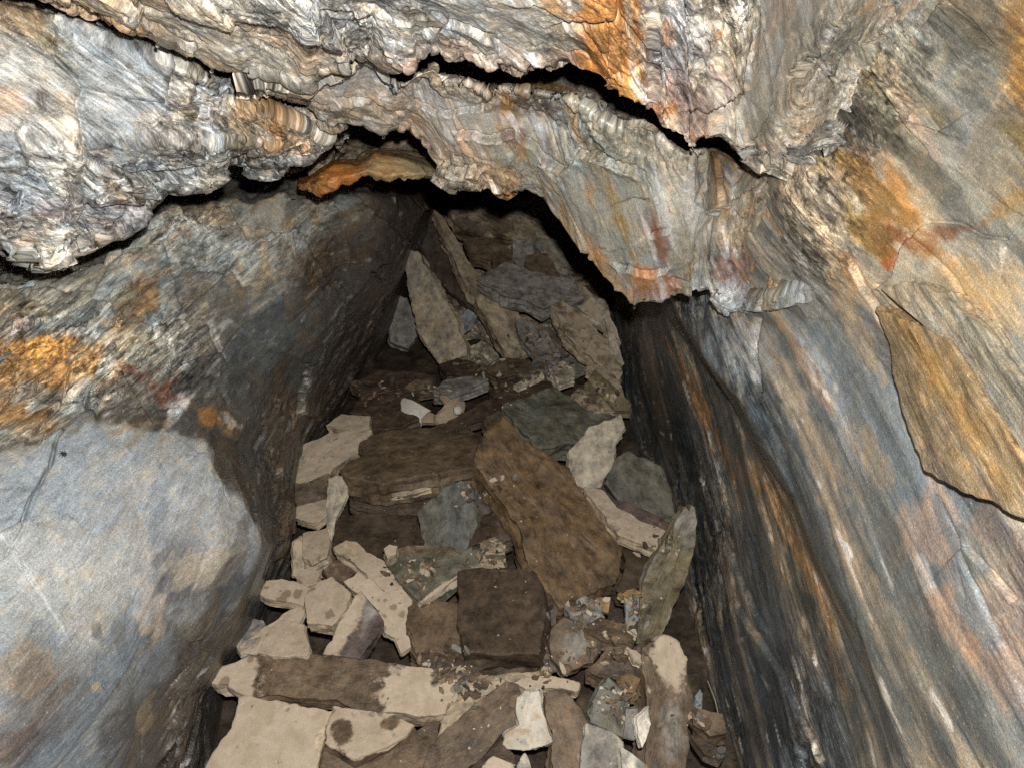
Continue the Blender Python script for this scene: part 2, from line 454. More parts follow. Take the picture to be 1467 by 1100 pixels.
# mineral colours (albedo)
LG = (0.37, 0.35, 0.305); BG = (0.235, 0.26, 0.265); DS = (0.075, 0.080, 0.083); TAN = (0.42, 0.305, 0.185)
OCH = (0.36, 0.185, 0.055); ORG = (0.42, 0.165, 0.032); RUST = (0.17, 0.055, 0.022); OLV = (0.19, 0.145, 0.055)
WHT = (0.62, 0.61, 0.58); PUR = (0.15, 0.115, 0.115); CRM = (0.49, 0.405, 0.29); BRN = (0.13, 0.090, 0.055); BLK = (0.035, 0.033, 0.032)
PNK = (0.43, 0.30, 0.215)

def start(px, rgb):
    return np.broadcast_to(np.asarray(rgb, np.float32), px.shape + (3,)).copy()

def stains(c, px, py, f, lst):
    for s in lst:
        cx, cy, rx, ry, ang, rgb, k = s[:7]
        ed = s[7] if len(s) > 7 else 0.5
        nz = s[8] if len(s) > 8 else 0.8
        c = mixc(c, rgb, k * blot(px, py, f, cx, cy, rx, ry, ang, ed, nz))
    return c

# ---- front roof ---------------------------------------------------------------
L1pts = [(-400, -110), (-100, -30), (0, 2), (80, 13), (145, 36), (200, 55), (247, 70), (291, 98), (309, 108), (327, 114), (342, 112), (371, 104), (411, 113), (440, 131), (455, 116), (500, 95), (535, 66), (542, 87), (560, 104), (589, 101), (593, 89), (629, 76), (640, 93), (673, 93), (698, 110), (713, 101), (735, 103), (800, 112), (829, 118), (850, 135), (870, 155), (909, 165), (935, 168), (945, 190), (980, 218), (992, 226), (1011, 212), (1032, 217), (1054, 238), (1091, 259), (1123, 270), (1149, 250), (1178, 235), (1200, 217), (1230, 190), (1300, 120), (1480, 40)]
L1d = [(-400, .95), (0, .98), (145, 1.02), (247, 1.06), (300, 1.12), (371, 1.15), (440, 1.15), (500, 1.11), (560, 1.08), (700, 1.07), (830, 1.06), (935, 1.10), (1000, 1.14), (1054, 1.18), (1123, 1.22), (1178, 1.27), (1200, 1.31), (1300, 1.45), (1480, 1.5)]
def off(pts, dy): return [(x, y + dy) for x, y in pts]
def offd(dep, dd): return [(x, y + dd) for x, y in dep]
flat = lambda y: [(-500, y), (2000, y)]
L1pts = [(x, y - (9 if x < 1150 else 4)) for x, y in L1pts]
r1 = loft([
    (flat(-330), [(-400, .70), (1480, .72)]),
    (flat(-140), [(-400, .80), (300, .82), (900, .80), (1200, .90), (1350, 1.0), (1480, 1.15)]),
    ([(-400, -130), (0, -50), (200, -10), (300, 5), (900, 5), (1480, 0)], [(-400, .9), (0, .95), (247, .96), (500, .94), (700, .92), (900, .90), (1100, .95), (1200, 1.0), (1280, 1.03), (1350, 1.06), (1480, 1.25)]),
    (off(L1pts, -14), offd(L1d, -.012)),
    (L1pts, L1d), (off(L1pts, -5), offd(L1d, .035)), (off(L1pts, -30), offd(L1d, .16)), (off(L1pts, -80), offd(L1d, .4)),
], 'x', -330, 1470, sig=2.2, jag=(4, 5), coarse={0: 20, 1: 40, 5: 30, 6: 12})

EDGE = [(900, 0), (915, 300), (935, 400), (960, 455), (1000, 510), (1050, 570), (1085, 640), (1120, 710), (1165, 800), (1195, 850), (1230, 910), (1258, 980), (1275, 1040), (1290, 1110), (1300, 1300)]
def wall_d(px, py):
    px = np.asarray(px, float); py = np.asarray(py, float)
    k = (px - CX) / FPX; m = (CY - py) / FPX
    d = .6213 / (k + .0815 - .047 * m)
    ex = px - np.interp(py, [q[1] for q in EDGE], [q[0] for q in EDGE])
    sy = np.interp(py, [0, 300, 450, 600, 900, 1110], [.08, .15, .18, .13, .045, .012])
    d = d * (1 - sy * sstep(-8, 16, ex) * np.exp(-np.maximum(ex, 0) / 150))
    d = d * (1 - .12 * np.exp(-((px - 1140) / 130) ** 2 - ((py - 290) / 140) ** 2))
    return d
_xs = np.interp(r1[1], [-200, 0, 100, 217, 300], [1450, 1345, 1245, 1203, 1195])
_w = sstep(1060, 1190, r1[0]) * (r1[2] < 1.5)
_t = sstep(-45, 45, r1[0] - _xs)
r1 = (r1[0], r1[1], r1[2] * (1 - _w) + _w * (np.minimum(wall_d(r1[0], np.maximum(r1[1], -100)), r1[2] + .25) - .03 + .085 * _t))
def paint_r1(px, py, f):
    c = start(px, LG)
    c = mixc(c, CRM, sstep(-0.2, 0.5, f['s0']) * 0.5)
    c = mixc(c, (.20, .165, .12), sstep(.1, .5, -f['s0'] + .4 * f['bl2']) * .5)
    c = mixc(c, BG, sstep(0.0, 0.6, f['s1'] + 0.5 * f['bl2']) * 0.55)
    c = mixc(c, PNK, sstep(0.0, 0.5, f['bl']) * 0.6)
    c = stains(c, px, py, f, [
        (120, -10, 170, 40, 12, TAN, .7), (200, 40, 110, 22, 25, OCH, .6), (300, 90, 60, 18, 10, OCH, .5),
        (215, 8, 22, 40, 70, PNK, .5), (420, 110, 60, 25, 0, BRN, .35), (600, 60, 120, 40, 10, BG, .4),
        (340, 40, 90, 50, 20, CRM, .5), (620, 95, 40, 12, 0, (0.36, .16, .10), .5), (450, 20, 120, 50, 20, WHT, .25),
        (874, 60, 62, 150, -8, (0.37, .165, .045), .95, .35, .3), (885, 150, 40, 22, -10, OCH, .9), (800, 15, 40, 26, 30, OCH, .7), (905, 70, 9, 80, -6, CRM, .6),
        (985, 80, 62, 120, -5, (0.17, .165, .175), .8), (1010, 160, 60, 60, -20, (0.18, .13, .12), .75), (955, 165, 22, 20, 0, ORG, .7), (960, 65, 14, 20, 0, ORG, .7),
        (1035, 60, 18, 12, 20, ORG, .7), (1060, 25, 55, 30, 0, WHT, .45), (985, 30, 30, 60, 15, WHT, .3), (1075, 100, 40, 40, 30, WHT, .35), (990, 212, 22, 14, 0, WHT, .4),
        (1010, 205, 20, 10, 0, RUST, .6), (1090, 220, 60, 40, 0, (0.30, .28, .25), .7), (1150, 140, 30, 120, -5, CRM, .55), (1170, 200, 40, 40, 0, TAN, .5), (1120, 140, 16, 90, -5, BG, .5),
        (1230, 50, 60, 40, 0, OLV, .45), (1280, 15, 70, 20, 0, OCH, .5), (1185, 60, 60, 50, 0, (0.24, .24, .21), .5), (1030, 120, 70, 14, 10, PUR, .5)])
    c = mixc(c, (.27, .25, .21), sstep(1090, 1200, px) * .5)
    c = mixc(c, WHT, sstep(0.45, 0.75, f['s1'] + 0.3 * f['jag']) * 0.45)
    wet = 0.35 + 0.3 * sstep(0, 0.5, f['bl'])
    return c, wet
rocks_steps_r1 = [
    ([(1300, 50), (1290, 57), (1262, 55), (1229, 66), (1195, 93), (1165, 85), (1138, 108)], .018, 25, .6),
    ([(1160, 80), (1190, 110), (1195, 95), (1225, 68)], .012, 18, .4),
    ([(515, 60), (500, 95), (495, 60), (475, 30), (455, 10)], .012, 30), ([(760, 100), (700, 55), (650, 35), (610, 48)], .010, 40),
    ([(990, 165), (1040, 158), (1080, 140)], .014, 30), ([(440, 10), (470, 60)], .01, 25), ([(280, 60), (240, 48), (205, 28), (195, 5)], .012, 30),
]
cave_roof = rock('cave_roof', r1, ((800, 0, .92), (900, 165, 1.08)), paint_r1, big=.02, mid=.006, sh1=.008, sh2=.006, streak=.0022, L1=.22, L2=.06, steps=rocks_steps_r1, seed=1.0, cA=(.17, .075), cB=(.06, .024), fA=.0125, fB=.0026, crk=.016, al=.5, warp=.3)
cave_roof['kind'] = 'structure'
cave_roof['label'] = 'pale cream and grey schist roof with ragged broken ledges and an orange streak'

# ---- left hanging block ---------------------------------------------------------
LB = [(-400, 400), (0, 354), (36, 358), (73, 354), (116, 342), (153, 333), (182, 320), (204, 300), (236, 284), (255, 280), (309, 270), (324, 246), (349, 240), (371, 251), (400, 251), (436, 247), (469, 226), (484, 218), (520, 216), (560, 222)]
LBd = [(-400, 1.1), (0, 1.2), (153, 1.27), (255, 1.33), (349, 1.38), (436, 1.45), (484, 1.5), (560, 1.6)]
LB = [(x, y - 15) for x, y in LB]
rb = loft([
    ([(-400, -190), (0, -80), (145, -40), (247, -5), (309, 45), (364, 90), (429, 120), (500, 165), (560, 190)], [(-400, 1.7), (560, 1.9)]),
    ([(-400, -110), (0, 4), (145, 38), (247, 72), (309, 112), (364, 146), (429, 170), (500, 200), (560, 208)], [(-400, 1.4), (0, 1.4), (247, 1.45), (429, 1.55), (560, 1.7)]),
    ([(-400, -90), (0, 14), (80, 26), (145, 56), (247, 90), (291, 120), (327, 148), (364, 158), (429, 178), (500, 208), (560, 214)], [(-400, 1.05), (0, 1.08), (145, 1.13), (247, 1.18), (309, 1.26), (429, 1.36), (560, 1.55)]),
    ([(-400, 130), (0, 190), (145, 195), (247, 192), (364, 200), (429, 200), (500, 205), (560, 212)], [(-400, 1.03), (0, 1.10), (145, 1.17), (247, 1.22), (364, 1.32), (429, 1.39), (560, 1.57)]),
    (off(LB, -12), offd(LBd, -.01)), (LB, LBd), (off(LB, -5), offd(LBd, .05)), (off(LB, -30), offd(LBd, .25)), (off(LB, -60), offd(LBd, .6)),
], 'x', -330, 492, sig=2.4, jag=(5, 6), coarse={0: 20, 6: 30, 7: 12})
rb = (rb[0], rb[1], rb[2] + .30 * sstep(462, 492, rb[0]))

def paint_b(px, py, f):
    c = start(px, (0.29, 0.295, 0.28))
    c = mixc(c, (0.50, 0.495, 0.465), sstep(-0.1, 0.5, f['s0'] + .5 * f['bl2']) * 0.8)
    c = mixc(c, BG, sstep(0.0, 0.6, -f['s1'] + 0.6 * f['bl2']) * 0.6)
    c = stains(c, px, py, f, [
        (75, 60, 90, 26, 40, OLV, .6), (20, 30, 60, 20, 20, TAN, .6), (5, 150, 26, 40, 60, OCH, .45), (140, 60, 60, 60, 40, BG, .5), (60, 110, 90, 40, 30, BG, .45),
        (385, 185, 70, 30, 20, TAN, .85), (370, 170, 40, 16, 25, OCH, .6), (345, 200, 36, 22, 10, OLV, .5), (420, 215, 60, 22, 10, PNK, .5),
        (400, 245, 50, 8, 0, OCH, .6), (170, 262, 36, 24, 25, BRN, .75), (130, 280, 60, 30, 0, PUR, .4), (40, 300, 60, 24, -10, BRN, .6), (70, 285, 30, 20, 0, PUR, .5),
        (160, 310, 60, 30, -20, PUR, .45), (50, 360, 50, 10, -5, TAN, .6), (110, 330, 60, 16, -12, WHT, .3), (240, 275, 50, 16, -20, TAN, .45), (290, 272, 30, 10, 0, BRN, .6), (225, 290, 40, 16, -30, PUR, .4),
        (20, 270, 40, 30, 0, (0.30, .29, .30), .5), (180, 140, 60, 60, 40, WHT, .25), (250, 220, 70, 50, 20, WHT, .22)])
    c = mixc(c, WHT, sstep(0.5, 0.8, f['s1'] + 0.35 * f['jag']) * 0.4)
    c = mixc(c, BRN, sstep(.2, .6, f['bl2']) * .4)
    c = mixc(c, TAN, sstep(.1, .5, f['bl'] - .3 * f['s0']) * .35)
    return c, 0.3 + 0.25 * sstep(0, .5, f['bl'])
steps_b = [
    ([(165, 238), (140, 248), (124, 251), (100, 255), (85, 280), (70, 300), (40, 300), (0, 315)], .022, 40),
    ([(205, 300), (170, 250), (120, 245)], .008, 30), ([(75, 320), (50, 335), (30, 350), (0, 358)], .02, 25),
    ([(325, 138), (275, 152), (240, 160)], .016, 22), ([(240, 182), (232, 170), (220, 185)], .008, 25),
    ([(105, 180), (100, 195), (60, 198), (35, 190)], .007, 20), ([(400, 218), (370, 230), (345, 226), (320, 238), (270, 250), (200, 240)], .012, 30),
    ([(40, 220), (20, 215), (0, 222)], .01, 25), ([(30, 265), (10, 282), (0, 288)], .02, 20), ([(75, 245), (60, 250), (50, 240)], .008, 20)]
ob = rock('hanging_block', rb, ((40, 60, 1.12), (250, 210, 1.24)), paint_b, big=.03, mid=.010, sh1=.008, sh2=.0055, streak=.002, L1=.18, L2=.04, steps=steps_b, seed=2.0, cA=(.15, .08), cB=(.05, .024), fA=.013, fB=.0034, crk=.015, rgk=1.0, warp=.35,
          rough=lambda px, py: 0.95 + 0.2 * sstep(190, 290, py + 0.12 * (400 - px)), parent=cave_roof)
ob['label'] = 'pale grey hanging block with a long black gap under its lip'

# ---- middle block and its hanging nose -------------------------------------------
LC = [(280, 100), (300, 112), (327, 133), (364, 146), (400, 156), (429, 168), (469, 192), (490, 186), (498, 183), (549, 194), (567, 187), (589, 187), (607, 205), (625, 232), (640, 250), (655, 266), (680, 277), (705, 281), (720, 291), (749, 287), (778, 291), (800, 327), (825, 376), (847, 395), (858, 413), (871, 421), (886, 434), (893, 448), (908, 456), (921, 450), (945, 446), (967, 438), (1014, 433), (1036, 467), (1065, 455), (1123, 450), (1138, 446), (1200, 430), (1300, 400)]
LCd = [(280, 1.18), (400, 1.27), (469, 1.33), (549, 1.37), (607, 1.42), (655, 1.46), (720, 1.46), (800, 1.47), (858, 1.48), (908, 1.49), (1014, 1.45), (1065, 1.43), (1100, 1.44), (1138, 1.435), (1200, 1.46), (1300, 1.5)]
LC = [(x, y - 8) for x, y in LC]
def midrow(A, B, t, xs):
    A = np.array(A); B = np.array(B)
    return [(x, np.interp(x, A[:, 0], A[:, 1]) * (1 - t) + np.interp(x, B[:, 0], B[:, 1]) * t) for x in xs]
xs = list(range(280, 1301, 20))
L1s = midrow(L1pts, L1pts, 0, xs)
L1s = [(x, y - 6) for x, y in L1s]
C0d = [(280, 1.16), (371, 1.17), (440, 1.18), (500, 1.16), (545, 1.17), (570, 1.24), (700, 1.24), (830, 1.22), (935, 1.22), (1000, 1.24), (1054, 1.32), (1100, 1.42), (1150, 1.47), (1200, 1.5), (1300, 1.6)]
GAP = [(280, 16), (530, 18), (550, 34), (600, 36), (700, 38), (830, 40), (900, 34), (935, 26), (990, 16), (1300, 14)]
def gaprow(o): return [(x, y + np.interp(x, [g[0] for g in GAP], [g[1] for g in GAP]) * (1 if o > 0 else .9)) for x, y in L1s]
rc = loft([
    (off(L1s, -60), offd(C0d, .6)), (gaprow(-4), offd(C0d, .28)), (gaprow(1), C0d),
    (midrow(L1s, LC, .35, xs), offd(midrow(C0d, LCd, .35, xs), -.005)), (midrow(L1s, LC, .7, xs), offd(midrow(C0d, LCd, .7, xs), -.015)),
    (off(LC, -10), offd(LCd, -.012)), (LC, LCd), (off(LC, -6), offd(LCd, .05)), (off(LC, -35), offd(LCd, .25)), (off(LC, -70), offd(LCd, .6)),
], 'x', 338, 1290, sig=1.4, jag=(6, 7), coarse={0: 20, 7: 30, 8: 12})
_w = sstep(990, 1090, rc[0])
_lip = (rc[2] < 1.62)
rc = (rc[0], rc[1], np.where(_lip, rc[2] * (1 - _w) + _w * (wall_d(rc[0], rc[1]) - .028 + .06 * sstep(1090, 1190, rc[0])), rc[2]))
def paint_c(px, py, f):
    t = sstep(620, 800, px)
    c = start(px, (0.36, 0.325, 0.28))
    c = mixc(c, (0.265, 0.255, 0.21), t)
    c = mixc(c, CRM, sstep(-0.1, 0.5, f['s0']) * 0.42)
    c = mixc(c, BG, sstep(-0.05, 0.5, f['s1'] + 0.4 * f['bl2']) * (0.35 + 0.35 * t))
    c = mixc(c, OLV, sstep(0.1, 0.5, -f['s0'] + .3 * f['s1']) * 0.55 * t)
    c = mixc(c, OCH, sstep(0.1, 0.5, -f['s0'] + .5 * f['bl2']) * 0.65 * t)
    c = stains(c, px, py, f, [
        (757, 145, 38, 28, 10, BRN, .85), (726, 140, 12, 22, 0, OCH, .7), (770, 180, 36, 14, 20, WHT, .45), (740, 190, 30, 10, 0, PUR, .6), (790, 215, 14, 26, -20, PUR, .55),
        (560, 160, 90, 30, 10, TAN, .4), (620, 200, 70, 30, 15, PNK, .45), (540, 130, 80, 26, 10, PUR, .22), (650, 240, 40, 30, 0, CRM, .4), (470, 160, 50, 24, 20, BRN, .35), (610, 125, 30, 20, 0, PUR, .35), (430, 140, 50, 16, 10, TAN, .4),
        (700, 250, 40, 50, -20, TAN, .5), (745, 285, 34, 14, 0, OCH, .85), (795, 330, 16, 40, -25, OCH, .7), (820, 360, 40, 50, -25, TAN, .55), (860, 400, 50, 26, 35, OCH, .55),
        (1000, 330, 22, 40, -10, WHT, .25), (930, 320, 16, 30, 0, RUST, .6), (945, 350, 10, 40, -15, RUST, .7), (925, 405, 30, 20, 10, ORG, .75), (945, 420, 36, 12, -10, (0.28, .12, .06), .6), (915, 445, 36, 10, 10, OLV, .5),
        (1060, 385, 46, 26, -40, (0.20, .10, .07), .8), (1085, 400, 20, 30, 20, OCH, .55), (1040, 350, 40, 16, -30, BRN, .45), (1000, 285, 50, 60, 0, WHT, .28), (1080, 250, 60, 30, 20, CRM, .4), (1075, 320, 50, 26, -10, TAN, .5), (1045, 255, 40, 22, 20, PUR, .35), (960, 250, 40, 60, -15, WHT, .22),
        (900, 260, 40, 90, -20, (0.22, .245, .235), .55), (850, 220, 40, 60, -15, (0.24, .26, .24), .5), (1030, 430, 40, 30, 0, (0.40, .42, .42), .6), (985, 440, 20, 8, 0, ORG, .6), (880, 300, 14, 100, -20, OLV, .5), (1110, 310, 26, 60, -20, OCH, .4)])
    c = mixc(c, WHT, sstep(0.5, 0.8, f['s1'] + 0.35 * f['jag']) * 0.45)
    return c, 0.3 + 0.35 * sstep(0, .5, f['bl'])
steps_c = [
    ([(740, 192), (700, 195), (660, 188)], .02, 26), ([(930, 275), (925, 250), (910, 240), (870, 225), (835, 218), (825, 228), (805, 242), (790, 232), (765, 205), (745, 192)], .02, 30),
    ([(842, 378), (870, 365), (830, 373)], .006, 16), ([(1050, 445), (1014, 425), (1000, 432), (985, 415), (970, 418)], .018, 20),
    ([(1030, 300), (1018, 310), (1000, 296)], .012, 16), ([(1085, 268), (1050, 290), (1022, 303)], .01, 20), ([(690, 238), (660, 240), (625, 236)], .03, 30),
    ([(960, 330), (935, 340)], .012, 18), ([(955, 392), (925, 398), (900, 388), (880, 385)], .014, 18), ([(625, 232), (605, 200), (580, 180)], .02, 20),
    ([(560, 165), (530, 150), (480, 145)], .012, 22), ([(700, 150), (650, 160), (600, 150), (560, 120)], .01, 25)]
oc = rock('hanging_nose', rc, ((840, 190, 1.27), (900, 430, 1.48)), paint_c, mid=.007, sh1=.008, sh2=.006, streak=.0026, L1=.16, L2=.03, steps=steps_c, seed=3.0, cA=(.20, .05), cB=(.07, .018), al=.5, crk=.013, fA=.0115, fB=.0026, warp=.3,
          rough=lambda px, py: 1.25 - 0.65 * sstep(620, 780, px), parent=cave_roof)
oc['label'] = 'streaky green grey and ochre nose of rock hanging over the rubble'

# ---- orange strip under the cavity -------------------------------------------------
LS = [(x, y - 6) for x, y in [(340, 292), (400, 284), (430, 281), (480, 270), (502, 266), (527, 259), (553, 266), (590, 263), (625, 265), (655, 268), (720, 290)]]
r5 = loft([
    ([(340, 250), (440, 240), (480, 222), (538, 205), (604, 214), (720, 236)], [(340, 2.5), (720, 2.5)]),
    ([(340, 280), (415, 276), (440, 262), (480, 236), (513, 238), (538, 221), (575, 223), (604, 230), (640, 240), (720, 250)], [(340, 2.2), (420, 1.75), (450, 1.60), (600, 1.58), (640, 1.66), (720, 2.2)]),
    (off(LS, -8), [(340, 2.2), (420, 1.75), (450, 1.58), (600, 1.55), (640, 1.65), (720, 2.2)]), (LS, [(340, 2.2), (420, 1.75), (450, 1.60), (600, 1.57), (640, 1.67), (720, 2.2)]), (off(LS, -5), [(340, 2.3), (430, 1.75), (620, 1.68), (720, 1.95)]), (off(LS, -25), [(340, 2.4), (720, 2.3)]),
], 'x', 428, 660, sig=1.6, step=2.0, jag=(3, 4))
def paint_s(px, py, f):
    c = start(px, (0.31, .22, .11))
    c = mixc(c, (0.34, .14, .035), 1 - sstep(490, 540, px + 30 * f['bl2']))
    c = mixc(c, OCH, sstep(0, .5, f['bl2']) * .5)
    c = mixc(c, (0.30, .27, .18), sstep(560, 620, px) * .6)
    return c, np.full(px.shape, .3)
o5 = rock('orange_ledge', r5, ((480, 240, 1.62), (600, 262, 1.6)), paint_s, big=.004, mid=.006, fA=.009, fB=.004, sh1=.004, sh2=.006, L1=.07, L2=.03, seed=4.0, parent=cave_roof)
o5['label'] = 'rust orange ledge running under the black cavity'

# ---- right wall ---------------------------------------------------------------------
nu = int((1660 - 795) / STEP); nv = int((1260 + 160) / STEP)
gx, gy = np.meshgrid(np.concatenate([np.arange(795, 1500, STEP), 1500 + 2.2 * (1.045 ** np.arange(95) - 1) / .045]), np.linspace(-160, 1260, nv))
gd = np.minimum(wall_d(gx, gy), 3.6)
# the foot of the wall bends under towards the rubble
def paint_w(px, py, f):
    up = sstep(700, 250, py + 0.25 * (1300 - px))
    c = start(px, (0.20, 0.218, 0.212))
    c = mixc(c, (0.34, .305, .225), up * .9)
    c = mixc(c, (0.36, 0.375, 0.375), sstep(-0.15, 0.45, f['s0'] + .35 * f['s1']) * (0.45 + 0.15 * up))
    nr = sstep(1340, 1180, px + .35 * py) * sstep(430, 300, py)
    c = mixc(c, (.36, .335, .285), nr * .85)
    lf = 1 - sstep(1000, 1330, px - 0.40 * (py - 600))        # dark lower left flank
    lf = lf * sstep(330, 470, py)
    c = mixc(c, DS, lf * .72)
    tanm = sstep(0.12, 0.45, -f['s0'] + .35 * f['bl2'] + .25 * f['s1'] + .1)
    c = mixc(c, (0.40, .325, .235), tanm * (0.45 - .12 * lf))
    c = mixc(c, PNK, sstep(.1, .5, f['bl']) * sstep(560, 760, py) * sstep(1180, 1330, px - .35 * (py - 700)) * .75)
    c = mixc(c, OCH, sstep(0.12, 0.5, f['s1'] - .4 * f['s0']) * .10)
    c = mixc(c, (0.33, .36, .37), sstep(0.3, 0.6, f['s1'] + .3 * f['s0']) * .28)
    c = mixc(c, (0.075, .082, .085), sstep(0.15, 0.5, -f['s1'] + .3 * f['jag'] - .3 * f['s0']) * .42)
    c = mixc(c, (.40, .32, .22), sstep(.25, .55, f['s1'] - .5 * f['s0'] + .3 * f['bl2']) * .5)
    c = stains(c, px, py, f, [
        (1218, 300, 130, 30, 60, (.20, .14, .045), .9, .6, .7), (1255, 285, 120, 30, 57, (.33, .165, .045), .9, .6, .7), (1292, 282, 105, 26, 62, (.42, .205, .05), .85, .6, .7), (1240, 240, 60, 24, 50, (.38, .19, .05), .7), (1295, 340, 60, 18, 25, (.19, .075, .028), .85), (1262, 330, 60, 16, 50, (.17, .075, .03), .8), (1370, 330, 80, 20, -10, (0.20, .085, .035), .8, .6, .9), (1275, 385, 26, 46, 30, (0.27, .085, .022), .9), (1430, 300, 60, 16, -35, OCH, .6),
        (1340, 160, 150, 60, 57, (.33, .235, .10), .55, .6, .9), (1410, 250, 120, 40, 57, (.31, .215, .09), .5, .6, .9), (1420, 440, 110, 40, 55, (.40, .25, .10), .6, .6, .9), (1465, 80, 90, 200, 0, (.38, .22, .07), .95, .5, .5), (1450, 190, 60, 90, 30, OLV, .75), (1270, 90, 90, 60, 20, (0.33, .26, .15), .7), (1400, 420, 80, 60, 30, (0.42, .30, .16), .6), (1440, 470, 40, 60, 0, TAN, .5), (1390, 20, 40, 30, 0, BRN, .5), (1340, 100, 60, 90, -20, (0.29, .27, .225), .6), (1400, 200, 70, 90, -15, (0.29, .275, .24), .6), (1290, 130, 20, 80, -25, TAN, .6), (1330, 200, 14, 100, -20, PNK, .55), (1230, 190, 40, 60, -20, (0.20, .21, .20), .6), (1270, 180, 26, 70, -25, (0.17, .18, .14), .6),
        (1365, 575, 62, 170, -33, (.29, .175, .06), .92, .5, .6), (1350, 520, 40, 60, -30, (.33, .18, .05), .6), (1430, 680, 40, 50, -30, (.2, .15, .07), .6), (1420, 520, 22, 150, -33, (.19, .195, .165), .8), (1290, 470, 14, 80, -30, (.14, .11, .06), .7), (1200, 420, 20, 120, -28, TAN, .6), (1220, 380, 16, 60, -25, OCH, .5), (1140, 350, 24, 60, -25, (0.28, .27, .24), .6), (1170, 290, 20, 60, -25, CRM, .5), (1060, 500, 50, 60, -10, (0.34, .345, .34), .65), (1160, 480, 22, 60, -30, BG, .6), (1190, 590, 20, 130, -30, (0.34, .37, .385), .85), (1150, 530, 10, 90, -28, OCH, .5), (1250, 660, 22, 90, -28, TAN, .5),
        (1340, 770, 90, 60, 30, PNK, .7), (1400, 880, 70, 110, -30, PNK, .45), (1430, 800, 50, 50, 20, CRM, .5), (1430, 960, 30, 120, -28, PNK, .55), (1400, 870, 20, 80, -22, (0.26, .285, .285), .75), (1370, 770, 12, 60, -28, (0.16, .18, .18), .7), (1405, 790, 12, 46, -26, (0.17, .19, .185), .8), (1330, 820, 40, 16, 70, WHT, .35),
        (1280, 760, 24, 120, -26, (0.13, .145, .15), .6), (1300, 950, 60, 160, -24, (0.15, .165, .16), .5), (1140, 780, 16, 130, -24, OCH, .5), (1200, 950, 14, 110, -20, (0.30, .20, .10), .65), (1010, 600, 10, 120, -24, (0.33, .18, .07), .75), (985, 560, 8, 110, -20, (0.30, .17, .08), .6), (1060, 850, 12, 80, -25, TAN, .4), (1080, 680, 40, 30, 30, OCH, .3),
        (1010, 720, 30, 160, -20, BLK, .45), (950, 560, 30, 120, -15, (0.05, .05, .052), .6), (1130, 1000, 60, 120, -28, (0.05, .046, .043), .6), (1080, 1060, 60, 60, 0, BLK, .4), (1095, 970, 8, 40, -30, WHT, .5)])
    v = .75 * f['jag'] + .75 * f['s1'] + .25 * f['bl2']
    c = mixc(c, WHT, sstep(0.72, 0.88, v) * .75 * sstep(420, 620, py))
    mo = blot(px, py, f, 1258, 285, 130, 75, 57, .5, .6)
    c = mixc(c, (.15, .095, .035), mo * sstep(-.05, .3, f['s1'] + .3 * f['bl2']) * .8)
    c = mixc(c, (.33, .30, .23), mo * sstep(.1, .4, -f['s1'] + .3 * f['jag'] + .2 * f['s0']) * .7)
    c = c * (1 + .34 * f['s1'] - .12 * f['s0'])[..., None]
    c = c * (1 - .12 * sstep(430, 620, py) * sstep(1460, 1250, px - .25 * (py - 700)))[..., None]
    return c, 0.35 + .35 * lf + .2 * sstep(0, .5, f['bl'])
steps_w = [
    ([(1467, 560), (1405, 470), (1365, 400), (1300, 330)], .004, 40, .4), ([(1290, 500), (1255, 440), (1240, 413), (1225, 380)], .008, 40, .4),
    ([(1420, 1100), (1330, 1100)], .001, 10),     ([(1467, 860), (1430, 820), (1390, 780)], .006, 40, .3), ([(1310, 180), (1350, 190), (1330, 160), (1270, 120), (1230, 90)], .006, 40, .4), ([(1250, 210), (1240, 170), (1200, 150)], .008, 30, .5), ([(1420, 65), (1390, 30), (1360, 5)], .012, 30, .4),
    ([(1440, 345), (1400, 338), (1370, 320), (1330, 318), (1300, 350), (1280, 390), (1255, 410)], .010, 26, .5), ([(1120, 340), (1100, 300), (1085, 270)], -.012, 3, .4), ([(1089, 560), (1085, 500), (1092, 455)], -.016, 3, .6), ([(1360, 620), (1300, 510), (1270, 440)], .004, 30, .3),
    ([(1100, 900), (1040, 780), (1000, 680)], .005, 40, .2), ([(1180, 1090), (1120, 960), (1060, 860)], .006, 40, .2)]
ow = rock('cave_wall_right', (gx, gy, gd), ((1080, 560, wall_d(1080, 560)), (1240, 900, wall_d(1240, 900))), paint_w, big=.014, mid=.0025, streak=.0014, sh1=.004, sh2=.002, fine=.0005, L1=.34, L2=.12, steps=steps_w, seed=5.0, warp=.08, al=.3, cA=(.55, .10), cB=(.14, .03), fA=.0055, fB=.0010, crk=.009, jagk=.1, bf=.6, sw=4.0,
          rough=lambda px, py: 0.5 + 0.5 * sstep(1250, 1000, px) + .9 * sstep(1360, 1180, px + .25 * py - 40) * sstep(470, 330, py), rgk=.95)
ow['kind'] = 'structure'
ow['label'] = 'leaning right wall of banded grey green schist with tan and rusty streaks'

